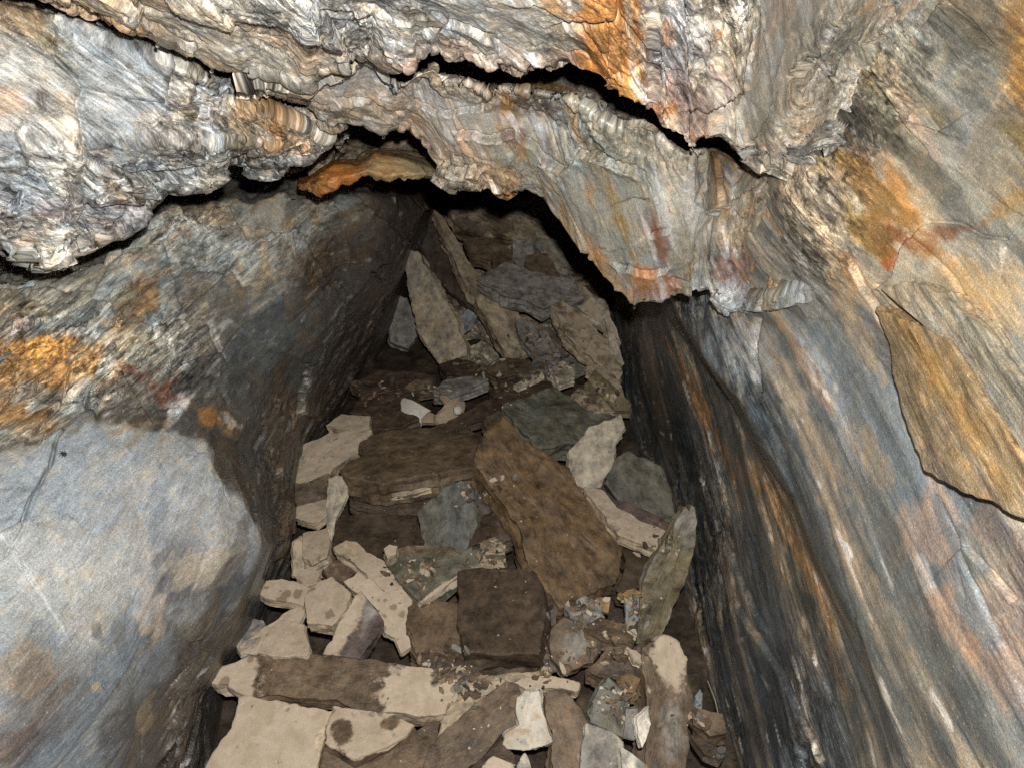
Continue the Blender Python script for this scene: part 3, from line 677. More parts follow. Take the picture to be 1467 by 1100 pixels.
# ---- left wall -----------------------------------------------------------------------
KY = [180, 300, 390, 480, 560, 640, 780, 900, 1000, 1100, 1260]
def yrow(pxs, ds):
    if not isinstance(pxs, list): pxs = [pxs] * len(KY)
    return ([(x, y) for x, y in zip(pxs, KY)], [(y, dd) for y, dd in zip(KY, ds)])
rd = loft([
    yrow(-1500, [.72, .70, .66, .62, .58, .54, .50, .48, .47, .46, .45]),
    yrow(-330, [1.4, 1.38, 1.3, 1.2, 1.12, 1.03, .94, .9, .88, .86, .84]),
    yrow(0, [1.65, 1.55, 1.44, 1.36, 1.32, 1.24, 1.12, 1.07, 1.04, 1.02, .98]),
    yrow(170, [1.80, 1.70, 1.58, 1.48, 1.45, 1.34, 1.24, 1.21, 1.19, 1.18, 1.15]),
    yrow([330, 330, 330, 330, 320, 300, 320, 285, 225, 215, 205], [1.95, 1.86, 1.76, 1.70, 1.62, 1.46, 1.36, 1.32, 1.29, 1.27, 1.25]),
    yrow([420, 420, 420, 410, 380, 336, 378, 330, 262, 245, 235], [2.05, 1.96, 1.89, 1.86, 1.78, 1.56, 1.46, 1.42, 1.36, 1.34, 1.32]),
    yrow([470, 470, 460, 440, 400, 366, 384, 345, 285, 268, 258], [2.14, 2.05, 2.00, 1.96, 1.90, 1.78, 1.62, 1.52, 1.45, 1.42, 1.40]),
    yrow([540, 540, 515, 475, 440, 418, 408, 365, 310, 295, 285], [2.34, 2.26, 2.24, 2.18, 2.12, 2.06, 1.92, 1.75, 1.62, 1.55, 1.5]),
    yrow([600, 600, 568, 535, 490, 455, 425, 390, 350, 330, 320], [2.75, 2.68, 2.65, 2.62, 2.55, 2.4, 2.3, 2.1, 1.95, 1.85, 1.8]),
    yrow([630, 630, 600, 560, 520, 480, 450, 420, 390, 370, 360], [3.4, 3.4, 3.3, 3.2, 3.05, 2.8, 2.6, 2.4, 2.2, 2.1, 2.05]),
], 'y', 185, 1250, sig=4.5, coarse={0: 40, 1: 90})
K3 = np.array([(-400, 440), (0, 390), (50, 385), (100, 372), (180, 350), (215, 318), (260, 310), (310, 297), (340, 285), (360, 290), (400, 277), (440, 280), (480, 285), (550, 285), (620, 290), (660, 300), (760, 300)], float)
_e = np.interp(rd[0], K3[:, 0], K3[:, 1]) + 5 * vnoise(rd[0] / 12, rd[1] / 12, rd[1] * 0)
rd = (rd[0], rd[1], rd[2] + .40 * sstep(4, -34, rd[1] - _e))
def paint_d(px, py, f):
    c = start(px, (0.40, 0.405, 0.36))
    c = mixc(c, (0.45, .43, .38), sstep(-.1, .5, f['s0']) * .6)
    c = mixc(c, (0.13, .14, .135), sstep(0.0, .45, -f['s1'] + .5 * f['bl2']) * .65)
    c = mixc(c, (.33, .24, .11), sstep(.05, .5, f['s0'] - .4 * f['bl']) * .5)
    c = mixc(c, TAN, sstep(.15, .5, f['bl2'] + .3 * f['s0']) * .5)
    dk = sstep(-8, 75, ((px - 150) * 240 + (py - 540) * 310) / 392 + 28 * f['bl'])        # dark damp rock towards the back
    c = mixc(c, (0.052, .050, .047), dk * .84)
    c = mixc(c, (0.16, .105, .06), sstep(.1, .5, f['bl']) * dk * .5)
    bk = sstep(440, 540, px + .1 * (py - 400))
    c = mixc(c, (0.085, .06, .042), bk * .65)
    c = stains(c, px, py, f, [
        (70, 525, 150, 60, -4, (.33, .185, .065), .95, .5, .45), (50, 505, 80, 30, 0, (0.50, .24, .05), .75, .5, .5), (20, 585, 90, 26, 8, OCH, .8, .5, .5), (110, 600, 40, 16, 10, TAN, .6), (60, 560, 60, 16, 0, (0.33, .33, .30), .6), (20, 470, 40, 16, -20, PUR, .5), (20, 650, 50, 60, 20, (0.33, .29, .22), .55),
        (215, 430, 36, 40, 30, OCH, .55), (240, 390, 30, 16, -30, TAN, .5), (300, 380, 60, 14, -50, (0.30, .32, .33), .5), (140, 390, 80, 20, -30, CRM, .3),
        (200, 540, 26, 30, 20, (0.14, .05, .04), .75), (215, 555, 20, 12, 0, RUST, .6), (180, 560, 60, 34, 0, (0.11, .085, .075), .7), (285, 440, 110, 60, 50, (0.09, .09, .085), .5)])
    # the smooth pale face below
    e = sstep(-4, 8, -sd_face(px + 10 * f['bl2'] + 4 * f['jag'], py + 10 * f['bl2'] + 5 * f['s1']))
    pale = start(px, (0.385, 0.405, 0.405))
    pale = mixc(pale, (0.35, .36, .362), sstep(-.05, .45, f['bl'] + .5 * f['s0']) * .7)
    pale = mixc(pale, (0.46, .46, .44), sstep(.1, .5, f['bl2'] - .3 * f['s0']) * .35)
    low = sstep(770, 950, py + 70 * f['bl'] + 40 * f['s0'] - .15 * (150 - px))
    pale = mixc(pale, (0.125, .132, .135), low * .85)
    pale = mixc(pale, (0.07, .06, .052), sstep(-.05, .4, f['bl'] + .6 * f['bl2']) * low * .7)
    pale = stains(pale, px, py, f, [(320, 770, 40, 60, 0, (0.45, .43, .38), .7), (200, 700, 60, 14, -60, (.43, .38, .31), .5), (120, 760, 70, 12, -50, (.44, .40, .34), .4), (345, 800, 16, 60, 10, (.16, .15, .14), .7), (285, 810, 50, 30, -20, (0.40, .32, .22), .6), (215, 880, 20, 34, 0, (0.42, .33, .24), .6), (205, 765, 8, 40, -15, (0.43, .36, .27), .4), (250, 730, 60, 16, -70, (0.50, .50, .49), .5), (330, 850, 26, 60, 30, (0.07, .075, .08), .7), (280, 900, 40, 50, 20, (0.10, .085, .06), .6), (95, 850, 10, 22, -20, (0.17, .14, .13), .8), (228, 798, 7, 12, -15, (.17, .15, .14), .8), (198, 820, 8, 12, 0, (.2, .17, .16), .7), (130, 905, 8, 14, -20, (.12, .13, .13), .8), (165, 920, 10, 30, -10, (.11, .12, .12), .7), (30, 960, 60, 40, 0, TAN, .4), (130, 985, 14, 12, 20, TAN, .7), (205, 1030, 14, 30, 10, TAN, .6), (60, 1010, 60, 60, 20, (0.13, .105, .09), .6), (10, 1070, 30, 40, 0, PUR, .5), (100, 780, 120, 60, 30, (0.42, .44, .45), .5), (40, 830, 50, 60, 20, (0.45, .46, .45), .5)])
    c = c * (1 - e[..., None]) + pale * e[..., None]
    c = stains(c, px, py, f, [(258, 578, 30, 15, -40, WHT, .9, .5, 1.2), (300, 590, 40, 16, 35, OCH, .7, .6, 1.1), (330, 600, 16, 7, 35, WHT, .5, .6, 1.2), (236, 565, 22, 20, 0, (0.17, .075, .05), .7, .6, 1.1), (200, 610, 50, 20, -10, (0.34, .27, .17), .6), (300, 620, 50, 14, 20, (0.06, .055, .05), .6), (170, 590, 50, 30, 0, (0.11, .105, .10), .6)])
    st_ = sstep(235, 205, px - 0.25 * (1100 - py)) * 0
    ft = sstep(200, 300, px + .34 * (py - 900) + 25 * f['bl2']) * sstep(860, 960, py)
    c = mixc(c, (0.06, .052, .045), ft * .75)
    c = mixc(c, WHT, sstep(0.62, 0.85, f['s1'] + 0.35 * f['jag']) * 0.35 * (1 - e))
    return c, 0.25 + .3 * dk * (1 - e) - .1 * e
FACE = [(80, 627), (105, 612), (160, 600), (230, 612), (290, 612), (310, 640), (318, 690), (350, 720), (378, 760), (384, 800), (372, 840), (350, 860), (300, 880), (262, 930), (235, 1000), (228, 1060), (222, 1110), (215, 1300), (-350, 1300), (-350, 700), (0, 640)]
def sd_face(px, py):
    ds, sd, en = sd_line(px, py, FACE + [FACE[0]])
    ins = np.zeros(px.shape, bool); j = len(FACE) - 1
    for i in range(len(FACE)):
        xi, yi = FACE[i]; xj, yj = FACE[j]
        ins ^= ((yi > py) != (yj > py)) & (px < (xj - xi) * (py - yi) / (yj - yi + 1e-9) + xi)
        j = i
    return np.where(ins, -ds, ds)
steps_d = [
    ([(160, 529), (127, 555), (127, 584), (91, 616), (80, 627), (73, 664), (47, 707), (29, 751), (0, 768)], -.014, 2.4, .25), ([(60, 690), (30, 760), (5, 800)], -.006, 2.0, .25),
    ([(0, 768), (29, 751), (47, 707), (73, 664), (80, 627), (91, 616), (127, 584), (127, 555), (160, 529)][::-1], .016, 60, .4),
    ([(160, 529), (196, 522), (218, 493), (247, 456), (284, 434), (313, 402), (335, 378), (420, 330)][::-1], .018, 70, .6),
    ([(7, 505), (73, 478), (131, 456), (138, 445), (182, 416), (240, 390)][::-1], .014, 30, .6),
    ([(100, 500), (60, 500), (20, 510)], .008, 20), ([(560, 340), (520, 380), (480, 440), (440, 520)][::-1], .03, 60, .6), ([(600, 300), (570, 340), (545, 400)][::-1], .03, 40, .6),
    ([(330, 720), (318, 690), (312, 640)], .006, 30, .6), ([(250, 320), (300, 340), (360, 330), (420, 340)][::-1], .015, 30), ([(180, 370), (260, 330), (330, 300)][::-1], .015, 30), ([(420, 590), (440, 520), (470, 450)][::-1], .02, 50)]
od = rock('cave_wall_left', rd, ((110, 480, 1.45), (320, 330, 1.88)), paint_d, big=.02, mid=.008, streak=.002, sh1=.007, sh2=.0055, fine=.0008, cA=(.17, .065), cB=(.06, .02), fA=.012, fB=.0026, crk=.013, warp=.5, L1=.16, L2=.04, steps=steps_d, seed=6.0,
          rough=lambda px, py: (1.0 - .5 * sstep(230, 330, px)) * (1.0 - 0.88 * sstep(10, -10, sd_face(px, py))))
od['kind'] = 'structure'
od['label'] = 'left wall with smooth pale grey lower face, orange band and dark damp recess'

# ---- far end and deep roof -------------------------------------------------------------
def paint_back(px, py, f):  # far end
    return paint_back_(px, py, f)
def paint_back_(px, py, f):
    c = start(px, (0.36, .29, .21)); c = mixc(c, (0.26, .22, .17), sstep(0, .5, f['bl2']) * .6); c = mixc(c, (0.15, .12, .09), sstep(0, .5, f['bl']) * .5)
    return c, np.full(px.shape, .3)
rk = loft([(flat(60), [(400, 3.6), (1100, 3.4)]), (flat(280), [(400, 3.7), (700, 3.5), (850, 3.4), (1100, 3.3)]), (flat(360), [(400, 3.6), (700, 3.45), (850, 3.3), (1100, 3.2)]), (flat(480), [(400, 3.5), (640, 3.25), (850, 3.0), (1100, 2.9)]), (flat(640), [(400, 3.4), (1100, 2.8)])],
          'x', 420, 1000, sig=6, step=3.0)
obk = rock('cave_back', rk, ((600, 330, 3.3), (800, 420, 3.2)), paint_back, big=.08, mid=.05, sh1=.05, sh2=.02, L1=.25, L2=.09, seed=7.0)
obk['kind'] = 'structure'
rr = loft([(flat(225), [(-400, 1.9), (300, 1.9), (1200, 1.75)]), (flat(180), [(-400, 2.2), (1200, 2.2)]), (flat(190), [(-400, 2.8), (1200, 2.7)]), (flat(215), [(-400, 3.7), (1200, 3.6)])], 'x', -200, 1150, sig=3, step=5.0)
orr = rock('deep_roof', rr, ((600, 200, 2.3), (640, 205, 3.0)), paint_back, big=.05, mid=.03, sh1=.03, sh2=.01, seed=8.0, parent=cave_roof)
# ------------------------------------------------------------------ rubble floor
FN = np.array([0.0, 0.86, 0.51])          # floor normal in camera axes
def floor_d(px, py):
    m = (CY - py) / FPX
    return 1.5673 / np.maximum(.594 - m, .42)
def wpoint(px, py, d): return P(np.array(px), np.array(py), np.array(d))

nx_, ny_ = 190, 260
uu, tt = np.meshgrid(np.linspace(-.85, .95, nx_), np.linspace(.55, 3.7, ny_))
yy = -0.706 + .594 * (tt - 1.45) - .15
yy = np.where(tt < 1.25, np.maximum(yy, -.90), yy)
yy = np.minimum(yy, .20)
fpos = CAM + tt[..., None] * FWD + uu[..., None] * RIGHT + yy[..., None] * UP
fx, fy, fz = (fpos[..., i].astype(np.float32) for i in range(3))
hb = .025 * fbm(fx * 5, fy * 5, fz * 5, 3, seed=40) + .008 * fbm(fx * 30, fy * 30, fz * 30, 3, seed=41)
ter = hb * 22; hb = .6 * hb + .4 * (np.floor(ter) + sstep(.35, .65, ter - np.floor(ter))) / 22
fpos = fpos + hb[..., None] * UP
fcol = np.broadcast_to(np.array((0.055, .042, .030), np.float32), fpos.shape).copy()  # near-black base: shade in the gaps between slabs put into the colour
fcol = mixc(fcol, (0.12, .09, .06), sstep(.1, .5, fbm(fx * 12, fy * 12, fz * 12, 3, seed=42)) * .6)
cave_floor = grid_mesh('cave_floor', fpos, SLAB, dict(Col=fcol, gc=fpos, dust=np.full(fx.shape, -.4), spots=np.zeros(fx.shape), wet=np.full(fx.shape, .3), rg=np.full(fx.shape, .8)))
cave_floor['kind'] = 'structure'

PLATE_MAT = ROCK
KINDS = {'brown': (.140, .100, .063), 'dark': (.078, .055, .037), 'grey': (.24, .225, .195), 'rust': (.175, .115, .060), 'tan': (.40, .325, .225), 'moss': (.125, .118, .085),
         'cream': (.47, .41, .31), 'purple': (.115, .085, .072), 'blue': (.24, .26, .26), 'pale': (.52, .48, .40), 'ochre': (.30, .185, .065), 'slate': (.135, .140, .122), 'sheet': (.21, .215, .175), 'olive': (.17, .14, .08), 'black': (.06, .055, .05)}
_cnt = [0]

def slab(label, pts, kind='brown', lift=.03, th=.03, n=(0, .72, .69), d=None, dust=0.0, dust_and_lit=(), bare_areas=(), spots=0.0, grain=None, N=112, relief=.0035, jit=1.0,
         name='flat_stone', cat='stone', group=None, parent=None, kind2=None, mat=None, cup=0.0, platemix=.2):
    """a broken flat stone: outline laid on its own tilted plane, ragged edge, layered sides, uneven top"""
    _cnt[0] += 1; sd = _cnt[0] * 1.37
    rng = np.random.RandomState(_cnt[0])
    if parent is None: th = th * 1.75
    pts = np.array(pts, float)
    c0 = pts.mean(0)
    nn = np.array(n, float) + rng.uniform(-.11, .11, 3) * (0 if parent else (1 if d is None else .4)); nn /= np.linalg.norm(nn)
    nw = cvec(*nn)
    if d is None: base = wpoint(c0[0], c0[1], floor_d(*c0)) + cvec(*FN) * lift
    else: base = wpoint(c0[0], c0[1], d)
    rays = P(pts[:, 0], pts[:, 1], np.ones(len(pts))) - CAM
    t = ((base - CAM) @ nw) / (rays @ nw)
    wp = CAM + rays * t[:, None]
    c = wp.mean(0)
    if grain is None:
        dd = wp - c; cov = dd.T @ dd; ev, evec = np.linalg.eigh(cov); e1 = evec[:, -1]
    else:
        g0 = P(np.array([c0[0], c0[0] + grain[0]]), np.array([c0[1], c0[1] + grain[1]]), np.array([1.0, 1.0])) - CAM
        tt_ = ((base - CAM) @ nw) / (g0 @ nw); gp = g0 * tt_[:, None]; e1 = gp[1] - gp[0]
    e1 = e1 - nw * e1.dot(nw); e1 /= np.linalg.norm(e1); e2 = np.cross(nw, e1)
    q = np.stack([(wp - c) @ e1, (wp - c) @ e2], -1)
    area = 0.5 * np.sum(q[:, 0] * np.roll(q[:, 1], -1) - np.roll(q[:, 0], -1) * q[:, 1])
    if area < 0: q = q[::-1]
    size = math.sqrt(abs(area))
    # resample and roughen the outline
    qq = np.vstack([q, q[:1]]); seg = np.linalg.norm(np.diff(qq, axis=0), axis=1); cum = np.r_[0, np.cumsum(seg)]
    s = np.unique(np.concatenate([np.linspace(0, cum[-1], N - len(q) + 1, endpoint=False), cum[:-1]])); N = len(s)
    o = np.stack([np.interp(s, cum, qq[:, 0]), np.interp(s, cum, qq[:, 1])], -1)
    tg = np.roll(o, -1, 0) - np.roll(o, 1, 0); tg /= np.linalg.norm(tg, axis=1, keepdims=True) + 1e-9
    on = np.stack([tg[:, 1], -tg[:, 0]], -1)
    z0 = np.zeros(N)
    j = np.zeros(N)
    for sp_, am_ in ((.045, 1.0), (.018, .6), (.007, .35)):
        kx = np.cumsum(rng.uniform(.3, 1.7, int(cum[-1] / sp_ * 1.4) + 6) * sp_) - sp_
        j += am_ * np.interp(s, kx, rng.uniform(-1, 1, kx.size))
    amp = jit * (.0022 + .013 * size)
    o = o + on * (amp * j)[:, None]
    ringS = [1.0, .988, .965, .93, .88, .81, .72, .61, .48, .34, .19, .06]
    V = []; T = []
    def top_h(x, y):
        zz = np.zeros_like(x)
        r = .55 * vnoise(x * 8 + sd, y * 11, zz) + .45 * vnoise(x * 19 + sd, y * 27, zz + 3) + .25 * vnoise(x * 50, y * 70 + sd, zz) 
        te = r * 3.2; te = np.floor(te) + sstep(.35, .65, te - np.floor(te))
        return .55 * relief * (.55 * r + .45 * te / 3.2) * (1.0 + 1.2 * min(1.0, size / .15))
    def cup_h(x, y): return cup * ((x * x + y * y) / (size * size))
    chip = np.clip(vnoise(o[:, 0] * 30, o[:, 1] * 30 + sd, z0) * 1.4, 0, 1)
    for rs in ringS:
        xy = o * rs
        if rs < .9: xy = xy + (.35 * (.9 - rs)) * 0
        h = top_h(xy[:, 0], xy[:, 1]) + cup_h(xy[:, 0], xy[:, 1])
        if rs == 1.0: h = h - (.0028 + .007 * chip * min(1, size / .12))
        elif rs == .988: h = h - (.0004 + .003 * chip * min(1, size / .12))
        elif rs == .965: h = h - .001 * chip
        V.append(np.c_[xy, h])
    sides = []
    rows = [.2, .38, .55, .72, .88, 1.0]
    ph = rng.uniform(0, 50)
    for i, r in enumerate(rows):
        lam = vnoise(o[:, 0] * 14 + ph, o[:, 1] * 14, z0 + i * 7.7) * .10 * th + vnoise(o[:, 0] * 50 + ph, o[:, 1] * 50, z0 + i * 3.3) * .06 * th
        lam += (.03 * th if i % 2 else -.05 * th)
        sh = 1.0 if r < 1 else .96
        sides.append(np.c_[o * sh + on * lam[:, None], cup_h(o[:, 0], o[:, 1]) - np.maximum(th * (.05 + .95 * r), .011 * min(1, size / .12)) + 0 * z0])
    rings = sides[::-1] + V                    # from the bottom up over the edge to the centre
    allv = np.concatenate(rings + [np.array([[0, 0, -th]]), np.array([[0, 0, float(top_h(np.zeros(1), np.zeros(1))[0])]])])
    R = len(rings); idx = np.arange(R * N).reshape(R, N)
    a = idx[:-1]; b2 = idx[1:]
    f4 = np.stack([a, np.roll(a, -1, 1), np.roll(b2, -1, 1), b2], -1).reshape(-1, 4)
    faces = [tuple(x) for x in f4.tolist()]
    bot, top = R * N, R * N + 1
    for i in range(N):
        k = (i + 1) % N
        faces.append((int(idx[0, k]), int(idx[0, i]), bot)); faces.append((int(idx[-1, i]), int(idx[-1, k]), top))
    me = bpy.data.meshes.new(name)
    org = c - nw * th
    M = np.stack([e1, e2, nw], 1)
    loc = allv + np.array([0, 0, th])
    me.from_pydata(loc.tolist(), [], faces)
    # colour, silt and grain attributes
    wv = org + loc @ M.T
    rel = wv - CAM; dep = rel @ FWD; vx = CX + FPX * (rel @ RIGHT) / dep; vy = CY - FPX * (rel @ UP) / dep
    base_c = np.array(KINDS[kind], np.float32)
    C = np.broadcast_to(base_c, (len(allv), 3)).copy()
    lx, ly, lz = (loc[:, i].astype(np.float32) for i in range(3))
    n1 = fbm(lx * 8 + sd, ly * 20, lz * 20, 3); n2 = fbm(lx * 25, ly * 25 + sd, lz * 25, 3)
    C *= (1 + .30 * n1 + .15 * n2)[:, None]
    if kind2: C = mixc(C, KINDS[kind2], sstep(-.05, .45, n1 * .8 + n2 * .5) * .8)
    if mat is PLATE_MAT:
        wpx, wpy, _, _ = SURF['cave_wall_right']; wc = COLS['cave_wall_right']
        ii = np.clip(np.searchsorted(wpy[:, 0], vy), 0, wpy.shape[0] - 1); jj = np.clip(np.searchsorted(wpx[0], vx), 0, wpx.shape[1] - 1)
        C = (1 - platemix) * wc[ii, jj] + platemix * C
    topm = (np.arange(len(allv)) >= len(sides) * N)
    D = np.where(topm, dust, dust * .35 - .15).astype(np.float32)
    for (ex, ey, rx, ry, ang) in dust_and_lit:
        tq = math.radians(ang); dx = vx - ex; dy = vy - ey
        u = (dx * math.cos(tq) + dy * math.sin(tq)) / rx; v = (-dx * math.sin(tq) + dy * math.cos(tq)) / ry
        D = np.maximum(D, np.clip(1.5 - np.sqrt(u * u + v * v), -.2, 1.0))
    for (ex, ey, rx, ry, ang) in bare_areas:
        tq = math.radians(ang); dx = vx - ex; dy = vy - ey
        u = (dx * math.cos(tq) + dy * math.sin(tq)) / rx; v = (-dx * math.sin(tq) + dy * math.cos(tq)) / ry
        D = np.minimum(D, np.clip(np.sqrt(u * u + v * v) - .5, -.2, 1.0))
    put_attrs(me, dict(Col=C, gc=loc + np.array([sd, -sd * .7, 0]), dust=D, spots=np.full(len(allv), spots), wet=np.full(len(allv), .3), rg=np.full(len(allv), .4)))
    me.materials.append(mat or SLAB)
    ob_ = bpy.data.objects.new(name, me); col.objects.link(ob_)
    mw = Matrix(((M[0, 0], M[0, 1], M[0, 2], org[0]), (M[1, 0], M[1, 1], M[1, 2], org[1]), (M[2, 0], M[2, 1], M[2, 2], org[2]), (0, 0, 0, 1)))
    ob_.matrix_world = mw
    if parent is not None:
        ob_.parent = parent
        if label: ob_['label'] = label
    else:
        ob_['label'] = label; ob_['category'] = cat
        ob_['group'] = group or 'fallen slabs on the rubble heap'
    return ob_

FL = (0, .78, .62)
# ---- foreground, bottom left
slab('long pale silted slab lying across the foreground, dark and damp in its middle', [(300,971),(308,958),(322,954),(345,945),(360,937),(382,939),(426,941),(439,935),(467,938),(519,943),(560,946),(600,955),(640,962),(668,969),(655,998),(640,1023),(600,1025),(545,1020),(508,1015),(483,1007),(390,998),(345,992),(322,984),(322,977),(304,976)], 'brown', .085, .030, (0.02,.60,.80), dust=.08, dust_and_lit=[(330,970,46,50,0),(585,990,46,40,-60),(640,1000,30,30,0)], bare_areas=[(470,940,130,8,2)], spots=.75, N=160, relief=.002)  # narrow band along the upper edge kept free of silt, brown showing
slab('broad pale silt covered slab cut off by the bottom edge of the photo', [(343,999),(390,1003),(426,1010),(478,1017),(467,1046),(457,1100),(440,1150),(270,1150),(291,1100),(301,1080),(330,1041),(335,1020)], 'tan', .05, .035, (0.0,.66,.75), dust=1.0, bare_areas=[(462,1060,12,24,10)], spots=.22, N=140, relief=.002)
slab('small mottled slab with brown patches, tucked under the long foreground slab', [(478,1012),(530,1018),(570,1022),(594,1037),(583,1050),(548,1072),(506,1088),(466,1066)], 'brown', .05, .025, FL, dust=.75, bare_areas=[(560,1035,18,9,-20),(490,1048,16,18,0)], spots=.9, relief=.003)
slab('dark brown slab at the bottom edge under the mottled slab', [(466,1062),(510,1086),(560,1070),(600,1045),(632,1022),(628,1060),(606,1120),(450,1130)], 'brown', .02, .03, FL, spots=.2)
slab('cluttered pale flake at the foot of the left wall', [(338,925),(353,886),(376,888),(382,899),(369,922),(345,938)], 'grey', .06, .02, FL, dust=.45)
slab('thin pale flakes layered just above the long foreground slab', [(345,925),(375,900),(410,875),(430,868),(437,875),(430,890),(410,905),(395,935),(350,937)], 'cream', .075, .015, FL, dust=.8, spots=.3, relief=.005)
slab('pale crusty slab behind the left end of the long foreground slab', [(384,899),(400,886),(436,892),(441,925),(440,940),(390,940),(368,934)], 'cream', .09, .02, FL, dust=.85, spots=.25, relief=.005)
slab('pale spotted slab poking out leftmost towards the pale wall face', [(369,850),(380,830),(404,827),(436,835),(447,841),(436,856),(434,865),(412,863),(380,856)], 'tan', .095, .016, FL, dust=.95, spots=1.0, relief=.002)
slab('pale drip spotted slab at the middle of the silted pile', [(438,852),(456,832),(476,825),(491,837),(502,850),(492,874),(475,895),(441,890),(436,863)], 'tan', .11, .02, FL, dust=1.0, spots=1.0, relief=.002)
slab('tall pale spotted slab running down beside the striped broken one', [(491,832),(513,816),(532,828),(552,845),(578,838),(591,858),(585,876),(588,900),(587,925),(575,936),(566,915),(552,905),(545,880),(530,860),(510,848)], 'tan', .085, .02, (0.05,.62,.78), dust=1.0, spots=.9, relief=.002)
slab('curved pale slab with a dark damp upper end above the silted pile', [(478,784),(495,773),(510,776),(526,789),(552,804),(574,824),(578,841),(552,848),(535,832),(517,817),(500,802),(482,791)], 'tan', .10, .018, FL, dust=1.0, bare_areas=[(500,790,22,12,40)], spots=.3, relief=.002)
slab('split slab with a silted left half and dark striped right side', [(463,936),(485,895),(508,852),(517,846),(532,862),(552,890),(540,915),(518,943)], 'purple', .125, .03, (0.22,.55,.80), dust=.1, dust_and_lit=[(490,890,20,50,28)], spots=.7, grain=(-30, 50), relief=.005, kind2='grey')
slab('small dark stone filling the gap below the curved pale slab', [(478,800),(500,800),(512,818),(495,832),(470,828),(462,815)], 'brown', .06, .03, FL, dust=.2)
# ---- left stack
slab('layered tan slab topping the stack beside the dark left wall', [(409,670),(422,641),(472,620),(509,617),(531,620),(518,637),(513,648),(483,665),(472,681),(433,695),(418,690)], 'tan', .085, .03, (0.0,.68,.73), dust=.7, bare_areas=[(425,660,12,10,0)], relief=.006, kind2='grey')
slab('brown blocky stone under the layered tan slab', [(418,690),(440,690),(470,678),(480,690),(474,715),(452,725),(422,728)], 'brown', .05, .05, (0.0,.45,.89))
slab('thin tan wedge in the left stack behind the upright splinter', [(423,742),(425,726),(440,722),(469,714),(476,728),(469,738),(452,752)], 'tan', .06, .015, FL, dust=.75, relief=.004)
slab('tan block low in the left stack beside the splinter foot', [(434,763),(469,756),(474,775),(469,797),(447,808),(432,795)], 'tan', .05, .03, FL, dust=.7, spots=.2)
slab('narrow upright tan flake against the foot of the dark left wall', [(421,775),(432,766),(438,790),(434,825),(420,825)], 'tan', .06, .02, (0.3,.4,.86), dust=.4)
slab('pale crumbly lump just left of the drip spotted slab', [(424,826),(432,814),(446,810),(458,820),(455,834),(438,838)], 'tan', .085, .02, FL, dust=.9, spots=.3)
slab('thin pale upright splinter standing in the left stack', [(469,684),(482,680),(502,682),(493,717),(480,747),(471,793),(466,791),(468,747),(466,704)], 'cream', .16, .012, (-.1,.15,.98), grain=(-4, 40), relief=.004, kind2='slate')
slab('pale flat slab just left of the white bone fragment', [(466,609),(489,593),(529,596),(530,613),(505,618)], 'tan', .07, .022, FL, dust=.8)
slab('dark slab between the pale flat slab and the white bone fragment', [(527,597),(545,582),(575,578),(600,600),(575,612),(532,615)], 'dark', .055, .03, FL)
# ---- middle
slab('long dark brown layered slab below the white bone fragment', [(485,672),(500,661),(518,652),(516,633),(527,622),(575,615),(662,602),(690,630),(680,668),(618,681),(553,692),(522,687),(500,683)], 'brown', .155, .045, (0.0,.84,.54), N=150, relief=.003, kind2='dark', grain=(60, -8))
slab('dark slab with layered front under the long brown slab', [(498,690),(560,694),(622,686),(652,680),(640,720),(600,737),(578,738),(535,736),(500,725)], 'dark', .075, .03, (0.0,.55,.83), relief=.004, kind2='purple', grain=(60, 2))
slab('dark brown flat slab behind the curved pale slab', [(480,738),(540,735),(598,738),(606,775),(580,810),(540,808),(500,780),(476,784)], 'dark', .035, .03, FL, relief=.003)
slab('upright green grey slab leaning at the middle of the heap', [(597,734),(637,696),(660,690),(676,700),(678,725),(685,750),(664,795),(604,782)], 'slate', .12, .03, (-.15,.30,.94), relief=.003, kind2='moss', grain=(5, 60))
slab('mossy dark chunk with a lit lower rim painted pale, below the upright green slab', [(552,804),(565,784),(607,779),(661,788),(690,782),(687,806),(650,830),(604,862),(591,852),(572,834)], 'moss', .13, .035, (0.05,.68,.73), relief=.010, dust_and_lit=[(645,838,60,7,-32)], kind2='brown')  # pale rim: lit side face painted through the silt mask
slab('small tan pebble perched on the mossy chunk', [(550,785),(558,779),(570,781),(568,792),(556,799)], 'tan', .15, .015, FL, dust=.8, name='stone', cat='stone', N=48)
slab('tan brown wedge between the upright green slab and the rusty slab', [(660,788),(708,768),(724,782),(722,810),(684,818),(664,800)], 'tan', .065, .025, FL, dust=.35, kind2='brown')
slab('dark cracked slab left of the big rusty slab', [(668,712),(692,668),(716,706),(742,752),(738,775),(716,766),(676,728)], 'purple', .06, .03, (0.1,.55,.83), relief=.010, kind2='dark')
slab('dark rough slab behind the upright green slab', [(640,690),(690,668),(700,710),(735,772),(700,785),(668,792),(680,745)], 'dark', .03, .03, FL, relief=.010, kind2='purple')
slab('big long rust brown slab sloping down the middle of the heap', [(676,656),(692,620),(720,594),(752,628),(780,648),(812,668),(836,700),(864,736),(894,776),(890,815),(880,836),(836,856),(804,866),(776,836),(752,800),(740,756),(716,708),(684,674)], 'rust', .135, .045, (0.12,.62,.775), relief=.008, N=170, kind2='dark', grain=(60, 85))
slab('square dark brown block with a broad front edge in the foreground', [(656,818),(690,812),(724,811),(764,816),(780,838),(782,880),(774,936),(720,938),(664,936),(655,892)], 'dark', .10, .060, (0.0,.80,.60), relief=.002, N=140, jit=.6)
slab('brown slab left of the square dark block', [(586,868),(620,860),(658,862),(660,926),(640,935),(596,932),(584,900)], 'brown', .06, .03, FL, relief=.003)
slab('low brown slab under the left corner of the square block', [(588,930),(640,932),(668,940),(694,966),(680,978),(640,962),(600,946)], 'brown', .045, .025, FL)
